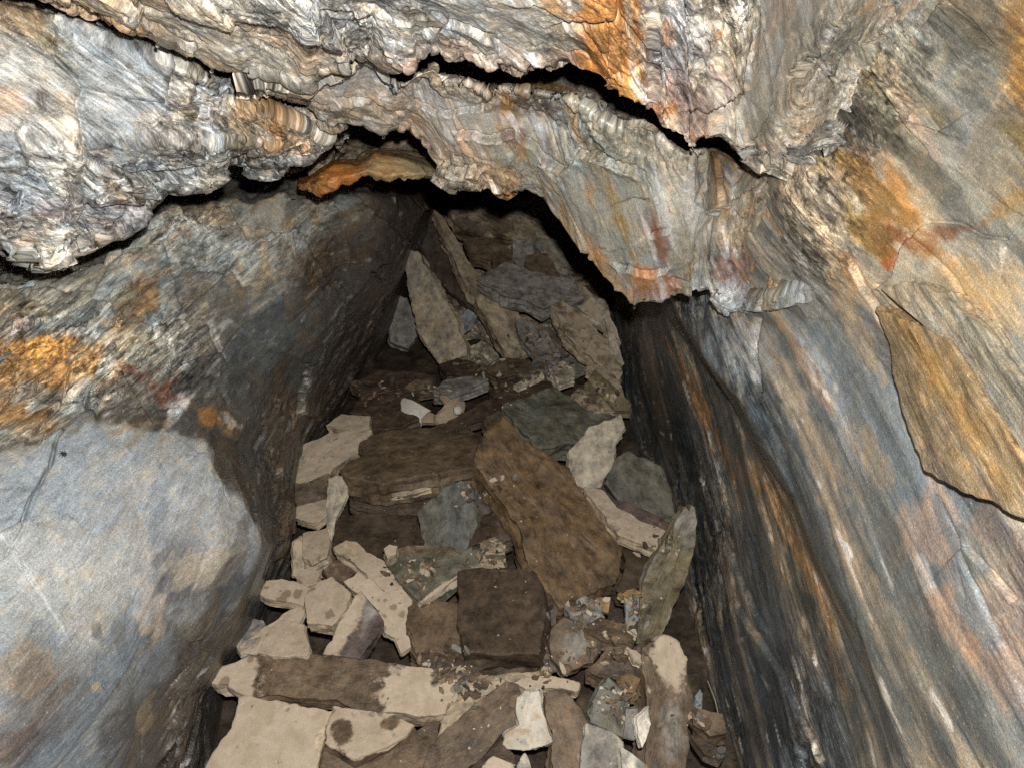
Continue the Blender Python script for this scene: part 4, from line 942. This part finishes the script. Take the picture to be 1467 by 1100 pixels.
slab('thin dark sliver behind the right end of the long foreground slab', [(598,941),(640,948),(668,962),(660,972),(630,965),(605,955)], 'black', .05, .012, FL, N=60)
slab('thin tan ledge slab under the square block', [(686,972),(720,964),(764,960),(790,957),(788,966),(740,974),(692,979)], 'tan', .055, .012, FL, dust=.3)
slab('long narrow pale slab in front of the square block', [(737,977),(752,968),(791,969),(830,978),(827,988),(788,984),(755,986)], 'tan', .065, .014, FL, dust=.8)
slab('long brown slab slanting at the bottom edge', [(616,1068),(650,1035),(674,1012),(725,977),(742,980),(742,1040),(719,1055),(665,1105),(640,1140),(600,1140)], 'brown', .06, .03, (0.0,.62,.78), relief=.004, grain=(60, -50), kind2='rust')
slab('narrow brown slab edge above the slanting bottom slab', [(655,990),(671,977),(725,973),(690,1000),(660,1028),(626,1056),(640,1015)], 'tan', .05, .02, FL, kind2='brown', dust=.25)
slab('white pitted slab standing out at the bottom centre', [(740,998),(752,987),(773,989),(776,1010),(786,1040),(794,1062),(775,1070),(749,1076),(720,1071),(723,1052),(740,1040)], 'pale', .12, .035, (0.0,.50,.87), dust=.4, relief=.006, spots=.3)
slab('dark brown slab right of the white pitted slab', [(776,989),(806,984),(836,1014),(844,1034),(838,1130),(796,1130),(788,1046)], 'brown', .06, .035, (0.05,.55,.83), grain=(8, 60))
slab('small dark wedge at the bottom edge below the white pitted slab', [(655,1115),(719,1064),(736,1080),(734,1130),(660,1140)], 'dark', .06, .03, FL)
slab('small cream chip on the bottom edge left of centre', [(692,1097),(707,1084),(734,1095),(732,1120),(695,1120)], 'cream', .10, .02, FL, dust=.7, name='stone', cat='stone', N=60)
slab('small pale shard on the bottom edge below the white pitted slab', [(740,1099),(752,1079),(763,1097),(762,1125),(741,1125)], 'pale', .10, .02, FL, name='stone', cat='stone', N=60, grain=(2, 30), kind2='slate')
slab('dark mossy triangular stone near the bottom right of the heap', [(839,1019),(857,983),(872,969),(899,989),(901,1010),(893,1058),(872,1046),(845,1034)], 'moss', .13, .03, (-.05,.35,.93), relief=.010, kind2='slate', name='stone', cat='stone')
slab('pale slab with an orange left edge at the bottom edge', [(840,1037),(872,1046),(894,1061),(896,1130),(830,1130),(834,1064)], 'grey', .09, .03, (0.05,.5,.86), kind2='cream', grain=(3, 50), dust=.15, relief=.005)
slab('bright white shard leaning beside the big grey slab', [(911,1028),(929,1010),(932,1037),(920,1070),(914,1052)], 'pale', .16, .014, (0.2,.35,.92), name='stone', cat='stone', N=60)
slab('pale grey shard just left of the bright white shard', [(898,1016),(914,1014),(912,1040),(908,1058),(893,1055)], 'grey', .13, .015, (0.0,.4,.92), name='stone', cat='stone', N=60, dust=.2)
slab('broken pale shard on the bottom edge right of the orange edged slab', [(890,1070),(905,1078),(925,1095),(940,1130),(890,1130)], 'pale', .11, .02, FL, name='stone', cat='stone', N=60, kind2='slate')
slab('tall grey brown slab with a pale top right of the heap', [(920,925),(936,916),(953,908),(974,920),(986,944),(991,1028),(984,1100),(978,1140),(925,1140),(928,1028),(921,959)], 'brown', .10, .04, (0.15,.42,.90), dust=-.1, dust_and_lit=[(958,935,24,50,-15)], grain=(4, 80), relief=.004, N=150, kind2='grey')
# ---- right of the rusty slab
slab('mossy grey slab with a pale broken edge at the top of the rusty slab', [(721,580),(750,569),(793,554),(815,567),(846,587),(883,594),(858,610),(832,633),(802,637),(767,641),(745,613),(724,591)], 'moss', .16, .045, (0.1,.74,.67), relief=.008, kind2='slate', N=140)
slab('pale cream edge flake along the left of the mossy grey slab', [(719,583),(728,578),(742,598),(752,618),(768,640),(758,640),(742,620),(728,600)], 'cream', .15, .02, (-.2,.5,.84), N=70, relief=.004)
slab('cream slab standing upright beside the mossy grey slab', [(815,644),(828,628),(844,611),(889,594),(895,611),(883,637),(876,672),(861,698),(838,699),(822,693),(814,670)], 'cream', .20, .025, (0.05,.42,.90), relief=.004, kind2='grey', grain=(-8, 50), N=130)
slab('narrow pale slab slanting down from the cream upright slab', [(836,697),(864,700),(881,724),(920,746),(956,759),(944,786),(886,763),(868,741)], 'tan', .115, .022, FL, dust=.7, spots=.4, relief=.004)
slab('dark olive block against the right wall behind the splinter', [(866,692),(880,655),(900,645),(948,665),(962,700),(966,748),(925,744),(890,722)], 'moss', .09, .06, (-.1,.35,.93), relief=.006, kind2='black')
slab('brown layered strip under the dark olive block', [(876,714),(905,720),(945,738),(962,752),(950,762),(915,748),(885,730)], 'purple', .115, .02, FL, relief=.006)
slab('dark recessed slab under the narrow pale slab', [(880,765),(940,785),(935,830),(905,850),(885,845),(895,800)], 'dark', .02, .03, FL)
slab('upright striped splinter leaning on the right wall', [(909,922),(912,880),(920,836),(938,797),(958,763),(982,726),(988,736),(992,726),(1000,748),(992,802),(975,846),(950,903),(934,938)], 'olive', .20, .026, (-.12,.16,.98), grain=(-40, 130), relief=.012, kind2='grey', N=150)
slab('small orange stained stone at the foot of the rusty slab', [(854,856),(873,858),(872,878),(856,877)], 'ochre', .10, .02, (0,.4,.92), name='stone', cat='stone', N=48, kind2='tan')
slab('thin orange chip left of the striped splinter', [(886,849),(908,843),(919,849),(897,857)], 'ochre', .07, .012, FL, name='stone', cat='stone', N=48, kind2='tan')
slab('pale blue grey stone tucked behind the striped splinter', [(896,861),(916,849),(918,880),(908,898),(895,886)], 'blue', .08, .02, (0,.4,.92), name='stone', cat='stone', N=56, dust=.2)
slab('cream chip below the pale blue grey stone', [(896,884),(908,894),(912,908),(899,900)], 'cream', .09, .012, FL, name='stone', cat='stone', N=40)
slab('broken grey lump right at the lower tip of the rusty slab', [(806,866),(836,854),(858,862),(868,884),(845,896),(815,886)], 'grey', .075, .03, FL, relief=.008, kind2='moss')
slab('brown angular slab right of the square dark block', [(787,898),(806,882),(840,892),(868,915),(850,950),(808,965),(790,945)], 'brown', .07, .03, (0.1,.55,.83), relief=.004, kind2='grey')
slab('narrow upright brown slab squeezed beside the square dark block', [(780,880),(796,868),(800,905),(806,962),(784,965),(776,940)], 'purple', .06, .03, (0.3,.4,.86))
slab('flat brown stone below the grey lump', [(836,896),(862,882),(908,899),(905,923),(869,920),(842,906)], 'brown', .085, .02, FL)
slab('cluster like brown stone left of the tall grey slab', [(838,960),(865,930),(905,925),(930,950),(925,985),(900,994),(875,972)], 'brown', .07, .03, FL, relief=.010, kind2='purple')
slab('rounded rusty brown stone in front of the tall grey slab', [(880,970),(900,962),(918,971),(910,992),(887,992)], 'rust', .10, .02, FL, name='stone', cat='stone', N=56)
slab('small pale chip under the striped splinter tip', [(896,926),(912,930),(924,941),(923,951),(908,945)], 'tan', .12, .010, FL, name='stone', cat='stone', N=40, dust=.6)
slab('dark flat stone at the foot of the right wall', [(989,1013),(1010,1014),(1036,1022),(1040,1048),(1018,1052),(996,1038)], 'brown', .05, .03, FL)
slab('thin dark sliver of stone low beside the right wall', [(990,1052),(1008,1056),(1036,1076),(1030,1088),(1008,1078)], 'dark', .06, .015, FL, name='stone', cat='stone', N=56)
slab('small round green grey pebble beside the right wall', [(1028,1070),(1034,1067),(1040,1070),(1040,1077),(1034,1080),(1028,1077)], 'slate', .09, .014, FL, name='pebble', cat='pebble', N=32, jit=.3)
slab('small pale stone in the dark hollow by the right wall', [(994,996),(1003,986),(1008,992),(1006,1010),(998,1012)], 'blue', .06, .02, FL, name='stone', cat='stone', N=40)
# ---- upper heap
slab('brown lens shaped stone behind the white bone fragment', [(579,554),(596,543),(622,538),(620,554),(588,561)], 'brown', .07, .03, FL, name='stone', cat='stone')
slab('grey lens shaped stone right behind the white bone fragment', [(620,561),(636,545),(670,537),(699,543),(672,556),(642,563)], 'grey', .08, .025, FL, relief=.006, name='stone', cat='stone')
slab('dark flat slab with a pale thin edge beside the white bone fragment', [(640,604),(690,576),(726,562),(742,572),(715,592),(668,610)], 'dark', .11, .02, (0,.75,.66), relief=.004, kind2='slate')
slab('dark layered slab under the shaded left recess', [(498,548),(540,530),(600,533),(625,540),(580,556),(520,566)], 'dark', .05, .03, FL, relief=.008)
slab('dark brown slab in the shade behind the pale flat slab', [(500,590),(520,566),(575,560),(600,566),(570,585),(530,594)], 'dark', .04, .03, FL, relief=.006)
slab('dark brown flat slab behind the mossy grey slab', [(700,555),(740,540),(790,545),(795,556),(745,572),(705,572)], 'dark', .06, .025, FL, relief=.006)
slab('leaning grey slab standing nearest the left at the back', [(571,354),(582,357),(600,359),(616,390),(638,427),(658,469),(670,508),(650,518),(633,523),(619,508),(599,479),(589,442),(582,403)], 'tan', d=2.78, th=.045, n=(-.18,.20,.96), grain=(60, 140), relief=.005, kind2='grey', N=140, lift=0)
slab('long leaning brown slab reaching up to the roof at the back', [(621,300),(634,310),(650,340),(672,373),(697,410),(722,422),(741,447),(766,501),(753,512),(734,515),(712,489),(687,442),(658,388),(633,336)], 'tan', d=2.88, th=.05, n=(.12,.25,.96), grain=(70, 110), relief=.006, kind2='brown', N=150, lift=0)
slab('grey slab lying across the top of the leaning brown slab', [(682,400),(697,386),(724,376),(785,395),(822,401),(836,425),(795,434),(778,442),(749,430),(717,420)], 'grey', d=2.75, th=.04, n=(0,.55,.83), relief=.008, kind2='grey', lift=0, grain=(70, 20))
slab('dark grey slab in the shade between the two leaning slabs', [(592,334),(609,302),(625,309),(640,341),(677,417),(690,455),(643,420),(621,395)], 'dark', d=3.12, th=.04, n=(-.1,.2,.97), relief=.006, kind2='black', lift=0)
slab('small blue grey stone between the feet of the leaning slabs', [(655,457),(670,443),(681,449),(672,466),(660,472)], 'blue', d=2.88, th=.03, n=(0,.4,.92), name='stone', cat='stone', N=56, lift=0)
slab('dull grey slab at the far left back beside the leaning grey slab', [(548,420),(584,425),(602,476),(586,500),(560,490)], 'grey', d=3.02, th=.04, n=(.2,.2,.96), kind2='black', lift=0)
slab('tan slab sloping down the right side of the upper heap', [(790,437),(805,430),(834,450),(859,474),(888,499),(890,535),(884,545),(852,518),(812,481)], 'tan', d=2.62, th=.035, n=(.1,.55,.83), dust=.45, relief=.006, kind2='rust', N=130, lift=0)
slab('cream slab high on the right beneath the hanging nose', [(828,440),(847,424),(866,430),(880,462),(890,490),(859,462)], 'cream', d=2.68, th=.03, n=(0,.45,.89), dust=.5, lift=0, spots=.4)
slab('pale crumbly lump at the foot of the leaning brown slab', [(673,498),(690,487),(703,492),(714,510),(697,523),(675,520)], 'cream', d=2.72, th=.05, n=(0,.6,.8), relief=.014, kind2='moss', lift=0, name='stone', cat='stone')
slab('flat brown slab in front of the leaning brown slab', [(695,530),(724,513),(760,515),(762,532),(715,543)], 'brown', .05, .03, FL)
slab('broken tan stone wedged at the top of the heap under the roof', [(663,341),(692,338),(725,352),(748,366),(712,375),(672,363)], 'brown', d=2.95, th=.04, n=(0,.5,.87), relief=.010, kind2='brown', lift=0)
slab('smooth brown slab high under the edge of the hanging nose', [(752,365),(785,361),(805,398),(800,405),(776,395),(750,380)], 'brown', d=2.85, th=.04, n=(0,.4,.92), lift=0, kind2='rust')
slab('grey broken stone at the top centre of the heap', [(735,345),(758,342),(768,362),(752,388),(735,370)], 'grey', d=2.9, th=.04, n=(0,.4,.92), relief=.010, lift=0)
slab('brown rough stone tucked under the black arch', [(640,300),(690,298),(735,318),(745,345),(690,340),(655,325)], 'brown', d=3.1, th=.06, n=(0,.3,.95), relief=.02, kind2='tan', lift=0)
slab('short straight bar of stone lying by the right wall', [(841,543),(852,529),(880,553),(905,578),(903,588),(881,588),(860,565)], 'olive', .14, .025, (0,.6,.8), jit=.4, grain=(50, 50))
slab('tan patch of flat stone under the short bar', [(818,565),(841,546),(862,568),(880,589),(850,590)], 'tan', .08, .02, FL, dust=.3, kind2='brown')
slab('tan crumbly stone above the mossy grey slab', [(786,530),(804,518),(824,522),(824,537),(800,545)], 'cream', .09, .025, FL, relief=.010, kind2='grey')
slab('grey rough slab beneath the tan sloping slab', [(770,470),(795,450),(815,485),(850,518),(830,530),(795,515),(775,500)], 'grey', .03, .03, (0,.6,.8), relief=.012, kind2='brown')
slab('tan dusty slab at the right edge of the heap above the bar', [(838,525),(855,515),(884,540),(894,560),(897,578),(878,560),(855,535)], 'tan', .10, .025, FL, dust=.5)
slab('thin pale sliver left of the tan crumbly stone', [(735,552),(755,541),(776,533),(780,538),(760,548),(742,557)], 'cream', .10, .010, FL, N=48, name='stone', cat='stone')
slab('grey gravelly slab in the middle of the upper heap', [(745,535),(770,505),(800,510),(815,530),(790,552),(760,548)], 'grey', .045, .03, FL, relief=.014, kind2='brown')

slab('brown slab lying high under the black arch', [(690,302),(725,306),(760,318),(790,345),(760,352),(700,327)], 'tan', d=3.12, th=.05, n=(0,.5,.87), kind2='brown', lift=0)
slab('tan broken slab right below the edge of the arch', [(768,330),(800,345),(818,385),(790,378),(766,352)], 'grey', d=2.98, th=.04, n=(.1,.45,.88), kind2='tan', lift=0)
slab('small brown slab wedged behind the crossing grey slab', [(700,363),(745,370),(772,393),(735,394),(705,382)], 'brown', d=2.9, th=.04, n=(0,.6,.8), kind2='tan', lift=0)
slab('grey tan slab right of the crossing grey slab', [(800,400),(832,404),(852,424),(830,442),(803,426)], 'tan', d=2.8, th=.04, n=(0,.55,.83), kind2='grey', lift=0)
slab('dark stone at the foot of the leaning grey slab', [(628,522),(655,512),(690,522),(672,536),(640,536)], 'dark', .07, .03, FL, kind2='brown', name='stone')
slab('grey tilted slab below the crossing grey slab', [(738,455),(775,466),(802,505),(765,508),(745,485)], 'grey', d=2.72, th=.035, n=(-.1,.5,.86), kind2='brown', lift=0)
slab('tan shard standing at the right edge of the upper heap', [(868,455),(880,476),(895,522),(884,530),(872,500)], 'cream', d=2.6, th=.03, n=(.15,.35,.92), kind2='grey', lift=0)
slab('brown shard half under the mossy grey slab', [(690,600),(715,588),(735,600),(728,618),(700,622)], 'brown', .10, .025, FL, kind2='rust')
slab('thin tan shard in front of the long dark brown slab', [(540,700),(575,696),(612,690),(618,697),(580,706),(545,709)], 'tan', .115, .012, FL, dust=.2)

# ---- plates on the right wall (parts of it)
WN = (-.86, .04, .50)
def wplate(label, pts, kind, out, th, kind2=None, **kw):
    c = np.array(pts, float).mean(0)
    k = np.array([.0815, -.047, 1.0])      # wall: x + .0815 d - .047 y = .6213
    n = np.array([-1.0, .047, .0815]); n /= np.linalg.norm(n)
    dd = float(wall_d(c[0], c[1]))
    dd = dd - out / abs(n[2] + n[0] * -(c[0] - CX) / FPX) * .9
    return slab(label, pts, kind, d=dd, th=th, n=n, parent=ow, name='rock_plate', kind2=kind2, mat=PLATE, **kw)

PLATE = PLATE_MAT
wplate('ochre plate of rock standing proud of the wall with a black gap under it', [(1256,440),(1290,452),(1325,466),(1358,486),(1380,520),(1403,560),(1432,604),(1467,655),(1500,705),(1530,760),(1500,762),(1467,745),(1440,731),(1421,716),(1396,709),(1352,687),(1323,673),(1309,642),(1296,600),(1283,560),(1270,500)], 'ochre', .040, .05, platemix=.62, kind2='rust', grain=(90, 170), relief=.004, N=200, jit=.6)
wplate('grey green plate of rock above the ochre plate', [(1262,412),(1300,404),(1345,420),(1400,470),(1450,540),(1500,620),(1560,720),(1530,745),(1467,652),(1432,601),(1403,556),(1360,483),(1341,460),(1309,432)], 'sheet', .040, .035, kind2='ochre', grain=(90, 150), relief=.004, N=200, jit=.6)

wplate('purple brown lump on the wall at the right edge', [(1458,772),(1464,768),(1476,768),(1486,780),(1484,800),(1474,808),(1464,804),(1458,790)], 'purple', .016, .022, N=48, jit=.3)

# ------------------------------------------------------------------ small stone chips lying on the heap
from mathutils.bvhtree import BVHTree
bpy.context.view_layer.update()
vs_, fs_, o_ = [], [], 0
for ob_ in [x for x in col.objects if x.type == 'MESH' and x.get('category') in ('stone', 'pebble')] + [cave_floor]:
    me = ob_.data; n = len(me.vertices)
    co = np.empty(n * 3, np.float32); me.vertices.foreach_get('co', co)
    mw = np.array(ob_.matrix_world); w_ = co.reshape(-1, 3) @ mw[:3, :3].T + mw[:3, 3]
    vs_.extend(map(tuple, w_.tolist()))
    for p_ in me.polygons: fs_.append(tuple(i + o_ for i in p_.vertices))
    o_ += n
nfloor = len(fs_) - len(cave_floor.data.polygons)
heap = BVHTree.FromPolygons(vs_, fs_)
rng = random.Random(5)
HEAP = [(575,350),(640,310),(720,330),(800,400),(880,480),(900,590),(950,660),(980,800),(985,920),(1000,1000),(1050,1090),(1040,1110),(300,1110),(320,990),(350,900),(400,830),(425,700),(430,650),(480,590),(520,530),(560,480)]
def inside(x, y, poly):
    r = False; j = len(poly) - 1
    for i in range(len(poly)):
        xi, yi = poly[i]; xj, yj = poly[j]
        if (yi > y) != (yj > y) and x < (xj - xi) * (y - yi) / (yj - yi) + xi: r = not r
        j = i
    return r
cv, cf, cc, cg, cd = [], [], [], [], []
pal = [(.17,.12,.075), (.10,.072,.05), (.40,.32,.22), (.24,.225,.19), (.46,.40,.30), (.12,.115,.09), (.55,.52,.46)]
nfl = 0; tries = 0
CLUST = [(875, 930), (838, 872), (700, 520), (800, 520), (765, 485), (622, 562), (705, 792), (640, 952), (885, 1000), (545, 560), (862, 565), (735, 552), (905, 870), (690, 700), (600, 820), (1010, 1030), (790, 960), (960, 770), (680, 985)]
while nfl < 2600 and tries < 26000:
    tries += 1
    x = rng.uniform(300, 1060); y = rng.uniform(310, 1110)
    clus = tries < 1500
    if clus:
        q_ = rng.choice(CLUST); x = rng.gauss(q_[0], 20); y = rng.gauss(q_[1], 13)
    if not inside(x, y, HEAP): continue
    ray = P(np.array(x), np.array(y), np.array(1.0)) - CAM
    hit, nrm_, fi, dist = heap.ray_cast(Vector(CAM), Vector(ray).normalized())
    if hit is None or nrm_.z < .12: continue
    gap_ = fi >= nfloor
    if not gap_ and not clus and rng.random() > .035: continue
    sz = .005 + .026 * rng.random() ** 1.8 if gap_ else (.0022 + .014 * rng.random() ** 2.6 if clus else .0010 + .0030 * rng.random() ** 3)
    up = (nrm_ + Vector((rng.uniform(-.3, .3), rng.uniform(-.3, .3), rng.uniform(-.3, .3)))).normalized()
    t1 = up.orthogonal().normalized(); t1.rotate(Matrix.Rotation(rng.uniform(0, 6.28), 3, up)); t2 = up.cross(t1)
    k = rng.randint(4, 6); b0 = len(cv); colr = rng.choice(pal[:2] * 3 + pal if (gap_ or clus) else pal); br = rng.uniform(.7, 1.25); asp = rng.uniform(.4, .9)
    if clus and sz > .006: asp = rng.uniform(.25, .7)
    if gap_ and rng.random() < .6: sz = rng.uniform(.018, .055); asp = rng.uniform(.22, .55)
    ths = min(.010, sz * rng.uniform(.25, .6))
    lo, hi = [], []
    for i in range(k):
        a = 6.283 * (i + rng.uniform(-.3, .3)) / k; r = sz * rng.uniform(.7, 1.2)
        q = hit + t1 * (r * math.cos(a)) + t2 * (r * asp * math.sin(a))
        lo.append(q - up * ths * .4); hi.append(hit + (q - hit) * rng.uniform(.75, .98) + up * ths * rng.uniform(.5, .9))
    cv.extend([tuple(v) for v in lo + hi])
    cc.extend([tuple(c * br for c in colr)] * (2 * k))
    dz = 1.0 if (colr[0] > .38 and rng.random() < .6) else -.2
    cd.extend([dz] * (2 * k))
    cf.append(tuple(b0 + k + i for i in range(k)))
    for i in range(k): cf.append((b0 + i, b0 + (i + 1) % k, b0 + k + (i + 1) % k, b0 + k + i))
    nfl += 1
me = bpy.data.meshes.new('loose_rubble'); me.from_pydata(cv, [], cf)
put_attrs(me, dict(Col=np.array(cc, np.float32), gc=np.array(cv, np.float32), dust=np.array(cd, np.float32), spots=np.zeros(len(cv)), wet=np.full(len(cv), .3)))
me.materials.append(SLAB)
lr = bpy.data.objects.new('loose_rubble', me); col.objects.link(lr)
lr['kind'] = 'stuff'; lr['label'] = 'tiny loose stone chips and grit scattered over the slabs'; lr['category'] = 'rubble'

# ------------------------------------------------------------------ helpers for small things
def empty(name, loc, label, cat, group=None):
    e = bpy.data.objects.new(name, None); col.objects.link(e); e.location = loc; e.empty_display_size = .02
    e['label'] = label; e['category'] = cat
    if group: e['group'] = group
    return e
def mesh_obj(name, verts, faces, mat, parent=None, smooth=True):
    me = bpy.data.meshes.new(name); me.from_pydata([tuple(v) for v in verts], [], faces)
    if smooth: me.polygons.foreach_set('use_smooth', [True] * len(me.polygons))
    me.materials.append(mat)
    o = bpy.data.objects.new(name, me); col.objects.link(o)
    if parent: o.parent = parent
    return o
def lathe(profile, n=14):
    v, f = [], []
    for (r, z) in profile:
        for i in range(n):
            a = 2 * math.pi * i / n; v.append((r * math.cos(a), r * math.sin(a), z))
    for k in range(len(profile) - 1):
        for i in range(n):
            j = (i + 1) % n
            f.append((k * n + i, k * n + j, (k + 1) * n + j, (k + 1) * n + i))
    return v, f
def tube(path, radii, n=6):
    v, f = [], []
    path = [Vector(p) for p in path]
    for i, p in enumerate(path):
        t = (path[min(i + 1, len(path) - 1)] - path[max(i - 1, 0)]).normalized(); a = t.orthogonal().normalized(); b = t.cross(a)
        for k in range(n):
            q = 2 * math.pi * k / n; v.append(p + (a * math.cos(q) + b * math.sin(q)) * radii[i])
    for i in range(len(path) - 1):
        for k in range(n):
            l = (k + 1) % n
            f.append((i * n + k, i * n + l, (i + 1) * n + l, (i + 1) * n + k))
    return v, f
def on_surface(name, x, y):
    _, _, pos, nrm = SURF[name]
    rel = pos - CAM; dep = rel @ FWD
    ux = CX + FPX * (rel @ RIGHT) / dep; uy = CY - FPX * (rel @ UP) / dep
    q = (ux - x) ** 2 + (uy - y) ** 2 + 400 * (dep - dep.min())
    i = np.unravel_index(np.argmin(q), q.shape)
    return Vector(pos[i]), Vector(nrm[i])

# ---- pale bone lying on the heap
BONE = simple_material('weathered_bone', (.62, .58, .50), .55, 90, .35)
BONE2 = simple_material('stained_bone', (.36, .28, .18), .6, 120, .5)
def zb(lst): return [(550 + x / 10.48, 550 + y / 10.48) for x, y in lst]
bd = float(floor_d(620, 590)) - .10
bone_loc = Vector(wpoint(620, 600, bd + .02))
bone = empty('bone', bone_loc, 'white and tan curled piece of bone lying on the dark slabs', 'bone')
def bone_part(name, pts, n, d, th, mat, cup, label=None):
    o = slab(label, zb(pts), 'pale', d=d, th=th, n=n, parent=bone, name=name, mat=mat, cup=cup, relief=.004, jit=.35, N=80)
    mw = o.matrix_world.copy(); o.matrix_parent_inverse = Matrix.Translation(-bone_loc)
    o.data.polygons.foreach_set('use_smooth', [True] * len(o.data.polygons))
bone_part('wing', [(230,190),(270,170),(430,240),(660,360),(600,430),(540,500),(520,600),(420,635),(310,625),(240,540),(230,440),(250,340),(225,270)], (-.25, .35, .90), bd, .012, BONE, -.030, 'white fan shaped wing of the bone')
bone_part('shaft', [(500,480),(620,410),(740,420),(800,470),(820,560),(700,575),(580,570),(510,560)], (0, .5, .87), bd + .005, .016, BONE2, -.018)
bone_part('joint_end', [(770,440),(860,370),(920,290),(845,175),(850,130),(960,170),(1010,230),(1120,215),(1135,250),(1220,240),(1240,290),(1220,350),(1180,480),(1060,570),(850,578),(780,540)], (.25, .35, .90), bd, .016, BONE2, -.028, 'tan knobbly curled end of the bone')
bone_part('knob', [(1060,340),(1110,310),(1160,330),(1180,390),(1150,440),(1090,440),(1060,400)], (.3, .3, .9), bd - .012, .012, BONE, -.014)

# ---- spider on the pale face
SPI = simple_material('dark_spider', (.025, .022, .02), .5, 300, .4)
sp, sn = on_surface('cave_wall_left', 90, 651)
spider = empty('spider', sp, 'small dark spider sitting on the smooth pale left wall', 'spider')
ez = sn; ex = Vector((1, 0, 0)); ex = (ex - ez * ex.dot(ez)).normalized(); ey = ez.cross(ex)
def loc3(x, y, z): return ex * x + ey * y + ez * z
def ell(cx, cy, cz, rx, ry, rz, n=10):
    v, f = lathe([(math.sin(math.pi * i / 8) + .0005, -math.cos(math.pi * i / 8)) for i in range(9)], n)
    return [loc3(cx + a * rx, cy + b * ry, cz + c * rz) for a, b, c in v], f
mesh_obj('abdomen', *ell(.0015, -.0005, .003, .0036, .0032, .0026), SPI, spider)
mesh_obj('head', *ell(-.0026, .0002, .003, .0021, .0019, .0016), SPI, spider)
for s_ in (-1, 1):
    for i, a in enumerate((-55, -20, 20, 55)):
        t = math.radians(a); dx = -math.sin(t) * 1.0; dy = s_ * math.cos(t)
        pts_ = [loc3(-.0015, 0, .003), loc3(-.0015 + dx * .003, dy * .003, .0052), loc3(-.0015 + dx * .0062, dy * .0062, .0034), loc3(-.0015 + dx * .0085, dy * .0085, .0005)]
        mesh_obj('leg', *tube(pts_, [.0006, .0005, .0004, .0002], 5), SPI, spider)

# ---- water drops on the roof edges
m, nt, b, N_, L_, *_r = nodes_of('water')
b.inputs['Base Color'].default_value = (.95, .97, .98, 1); b.inputs['Roughness'].default_value = .02
b.inputs['Transmission Weight'].default_value = 1.0; b.inputs['IOR'].default_value = 1.33
WATER = m
dv, df = lathe([(.0002, .0052), (.0008, .0040), (.0016, .0026), (.0024, .0010), (.0027, -.0005), (.0024, -.0020), (.0014, -.0030), (.0002, -.0034)], 14)
for nm, x, y, lab in [('hanging_nose', 549, 196, 'largest clear water drop hanging over the black cavity'), ('hanging_block', 517, 220, 'water drop on the tip of the pale hanging block'), ('cave_roof', 302, 106, 'water drop on the roof ledge above the long diagonal crack'), ('cave_roof', 225, 62, 'water drop on the ochre roof edge at upper left'), ('cave_roof', 1194, 222, 'water drop on the roof lip beside the orange wall stain'), ('cave_roof', 992, 228, 'water drop under the dark stained roof lip'), ('hanging_nose', 908, 458, 'water drop at the lowest tip of the hanging nose')]:
    q, qn = on_surface(nm, x, y)
    o = mesh_obj('water_drop', dv, df, WATER)
    o.location = q + Vector((0, 0, -.0035)); o['label'] = lab; o['category'] = 'water drop'; o['group'] = 'water drops hanging from the roof'

# ---- thin straw against the right wall foot
STRAW = simple_material('dry_straw', (.45, .38, .27), .7, 200, .3)
a_ = Vector(wpoint(1014, 975, 1.60)); c_ = Vector(wpoint(1032, 1034, 1.50))
tv, tf = tube([a_, a_.lerp(c_, .5) + Vector((.002, 0, .003)), c_], [.0009, .0010, .0007], 6)
st_o = mesh_obj('straw', tv, tf, STRAW); st_o['label'] = 'thin pale straw leaning in the dark hollow by the right wall'; st_o['category'] = 'straw'
